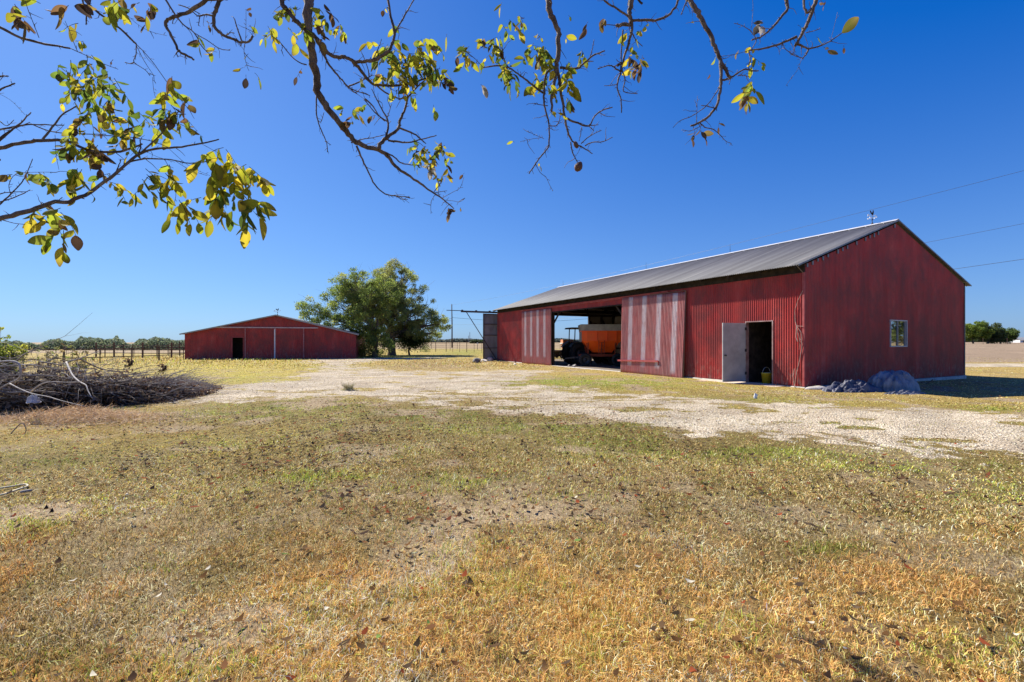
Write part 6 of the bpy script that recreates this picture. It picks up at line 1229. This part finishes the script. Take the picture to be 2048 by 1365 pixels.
for c in ((180, 165, 60, 40, 28, 30, 2.2, MIX), (200, 215, 45, 30, 20, 28, 2.2, MB_), (130, 140, 30, 25, 10, 28, 2.2, MIX), (225, 180, 30, 25, 12, 28, 2.2, GR), (340, 178, 26, 28, 12, 40, 2.4, MB_), (345, 235, 40, 35, 22, 34, 2.2, MB_), (275, 215, 25, 20, 6, 30, 2.3, GR), (255, 265, 35, 20, 14, 30, 2.2, MB_), (195, 298, 28, 22, 14, 38, 2.15, YG + BRN), (160, 265, 30, 20, 10, 30, 2.2, MB_),
          (130, 290, 22, 16, 6, 30, 2.2, MIX), (290, 350, 40, 22, 20, 30, 2.1, MIX), (335, 345, 20, 18, 8, 36, 2.1, YG), (230, 365, 28, 26, 8, 30, 2.1, MB_), (445, 320, 45, 26, 22, 46, 2.15, YG), (490, 345, 34, 22, 14, 42, 2.15, YG), (445, 385, 40, 30, 18, 46, 2.15, MIX), (490, 415, 28, 36, 14, 52, 2.15, MIX), (380, 405, 40, 26, 10, 40, 2.1, YG), (345, 430, 14, 18, 3, 42, 2.1, YG),
          (100, 420, 34, 22, 10, 44, 2.0, MB_), (130, 450, 22, 34, 8, 44, 2.0, MB_), (70, 425, 20, 18, 5, 36, 2.0, YG), (30, 345, 26, 18, 6, 34, 2.0, MB_), (150, 350, 40, 14, 9, 46, 2.0, GR + YG), (85, 355, 24, 14, 5, 38, 2.0, MIX), (160, 55, 22, 10, 3, 48, 2.2, MB_), (30, 22, 26, 22, 6, 46, 2.1, YG + BRN), (85, 6, 20, 14, 3, 56, 2.1, YG), (148, 12, 18, 16, 4, 40, 2.2, BRN), (150, 92, 10, 10, 3, 26, 2.2, YG),
          (212, 12, 22, 20, 6, 34, 2.5, MIX), (265, 6, 34, 12, 7, 34, 2.5, MB_), (300, 22, 24, 14, 6, 36, 2.5, BRN + YG), (224, 118, 6, 8, 1, 22, 2.5, BRN), (185, 118, 22, 16, 4, 26, 2.2, GR), (400, 70, 14, 12, 4, 26, 3, MB_), (425, 95, 10, 12, 3, 24, 3, YG), (411, 45, 8, 10, 3, 24, 3, BRN), (492, 22, 10, 6, 2, 18, 3.1, BRN), (500, 55, 8, 8, 2, 20, 3.1, YG), (500, 112, 10, 6, 1, 22, 3.1, YG), (488, 135, 10, 6, 1, 26, 3.1, YG), (512, 150, 10, 6, 1, 32, 3.1, YG), (495, 155, 6, 8, 1, 26, 3.1, BRN),
          (538, 62, 12, 20, 10, 22, 3.1, GR + YG), (585, 20, 20, 16, 10, 24, 3.2, MIX), (605, 45, 20, 14, 7, 24, 3.2, MIX), (575, 55, 12, 10, 3, 30, 3.2, YG), (592, 88, 8, 16, 3, 30, 3.2, YG), (595, 140, 16, 8, 3, 20, 3.2, BRN), (632, 25, 12, 22, 9, 22, 3.2, MIX), (640, 55, 20, 12, 8, 26, 3.2, YG + BRN), (682, 55, 14, 18, 9, 22, 3.2, MB_), (655, 22, 16, 8, 4, 22, 3.2, BRN),
          (775, 95, 26, 26, 26, 28, 3.4, MIX), (800, 125, 38, 30, 44, 26, 3.4, MIX), (790, 155, 40, 18, 22, 22, 3.4, MB_), (835, 115, 30, 24, 24, 26, 3.4, YG + GR), (855, 85, 20, 16, 14, 30, 3.4, MB_), (860, 145, 22, 18, 16, 24, 3.5, MIX), (760, 150, 20, 12, 8, 22, 3.4, MB_), (885, 165, 14, 24, 12, 24, 3.5, GR + BRN), (905, 142, 18, 12, 7, 24, 3.5, MIX), (898, 68, 8, 8, 1, 32, 3.5, YG), (770, 20, 12, 16, 3, 20, 3.3, MB_), (790, 52, 8, 8, 2, 20, 3.3, MB_), (720, 158, 10, 8, 3, 20, 3.3, MIX),
          (700, 222, 24, 8, 9, 20, 3.4, MB_), (705, 248, 8, 16, 4, 22, 3.4, YG + BRN), (735, 205, 6, 12, 3, 22, 3.4, GR), (750, 238, 10, 8, 3, 20, 3.4, BRN), (830, 198, 8, 6, 2, 22, 3.5, YG), (870, 208, 8, 10, 2, 26, 3.5, GR), (850, 295, 24, 14, 18, 20, 3.6, MB_), (840, 305, 20, 12, 10, 20, 3.6, YG + GR), (885, 310, 16, 26, 22, 20, 3.6, MB_), (855, 330, 14, 12, 12, 20, 3.6, [(.42, .40, .36), (.2, .18, .14), (.3, .28, .2)]), (880, 350, 10, 12, 5, 20, 3.6, YG), (898, 422, 8, 8, 4, 18, 3.7, BRN), (922, 418, 4, 4, 1, 8, 3.7, BRN), (927, 352, 3, 8, 1, 18, 3.7, BRN),
          (940, 100, 22, 16, 10, 24, 3.5, MB_), (960, 90, 18, 14, 8, 24, 3.5, YG + BRN), (990, 115, 16, 28, 20, 24, 3.5, MIX), (1015, 135, 20, 18, 12, 22, 3.5, MIX), (1015, 50, 22, 14, 8, 24, 3.5, MB_), (1035, 40, 16, 16, 6, 26, 3.5, MB_), (1000, 75, 18, 10, 5, 22, 3.5, MB_), (1025, 150, 22, 14, 9, 24, 3.5, GR), (1060, 95, 16, 24, 10, 28, 3.5, GR + YG), (1085, 105, 22, 16, 16, 26, 3.5, MIX), (1090, 125, 18, 16, 12, 22, 3.5, MB_), (1075, 155, 20, 16, 10, 26, 3.5, YG), (1080, 70, 12, 8, 3, 26, 3.5, YG), (1128, 150, 10, 26, 14, 26, 3.5, YG), (1105, 160, 16, 24, 10, 22, 3.5, MIX), (1135, 125, 12, 10, 6, 22, 3.5, MIX), (1168, 105, 12, 12, 6, 22, 3.5, GR + YG),
          (1135, 198, 12, 12, 7, 22, 3.5, GR + BRN), (1040, 184, 8, 10, 2, 24, 3.5, YG), (1178, 48, 12, 8, 2, 30, 3.5, MB_), (1000, 8, 8, 8, 2, 20, 3.5, YG), (1110, 228, 10, 10, 6, 16, 3.5, MB_), (1078, 325, 6, 6, 2, 14, 3.6, YG), (1030, 288, 5, 5, 1, 14, 3.6, YG), (962, 165, 8, 12, 3, 20, 3.5, [(.4, .38, .34)]), (1130, 75, 8, 8, 2, 22, 3.5, YG), (1135, 30, 4, 8, 1, 14, 3.5, GR),
          (1208, 35, 8, 12, 4, 22, 3.6, BRN), (1255, 62, 10, 10, 4, 22, 3.6, YG), (1270, 100, 12, 24, 10, 24, 3.6, MIX), (1285, 115, 14, 20, 8, 24, 3.6, BRN), (1268, 140, 8, 14, 4, 26, 3.6, YG), (1258, 125, 10, 14, 6, 22, 3.6, BRN), (1383, 38, 4, 12, 1, 26, 3.7, YG), (1428, 120, 5, 10, 1, 24, 3.7, YG + BRN), (1457, 120, 5, 8, 1, 20, 3.7, YG), (1505, 55, 10, 14, 5, 24, 3.7, [(.4, .38, .36), (.1, .09, .07)]), (1498, 92, 10, 5, 2, 20, 3.7, YG), (1500, 120, 5, 22, 6, 22, 3.7, YG), (1480, 100, 6, 6, 2, 16, 3.7, BRN),
          (1505, 165, 12, 14, 6, 34, 3.7, YG + GR), (1490, 180, 12, 12, 4, 26, 3.7, BRN + YG), (1495, 195, 8, 12, 4, 28, 3.7, MB_), (1441, 240, 8, 10, 2, 22, 3.7, BRN + YG), (1390, 262, 16, 8, 6, 20, 3.7, BRN), (1420, 150, 4, 6, 1, 10, 3.7, BRN), (1595, 48, 10, 8, 1, 36, 3.7, YG + BRN), (1630, 78, 8, 4, 1, 22, 3.7, YG), (1650, 92, 10, 10, 2, 30, 3.7, BRN), (1686, 88, 4, 8, 1, 20, 3.7, BRN), (1574, 92, 4, 6, 1, 12, 3.7, YG), (1655, 5, 6, 8, 3, 18, 3.6, BRN)):
    cluster(*c)
# the single large leaf at the far right, pointing up
leaflet(P(1684, 66, 3.7), Vector((.62, 0, .78)), 50 * 3.7 / F, [(.10, .095, .02)], .1)
o_ = len(LV); LV += [Vector(v) + TO for v in PET.v]; LC += [(.10, .08, .05)] * len(PET.v)
for q_ in PET.f: LT += [(q_[0] + o_, q_[1] + o_, q_[2] + o_), (q_[0] + o_, q_[2] + o_, q_[3] + o_)]
V = np.array([tuple(v - TO) for v in LV]); npmesh('foliage', V, np.array(LT), m_leafy('overhead_leaf', .62, .7), np.array(LC), ft_)
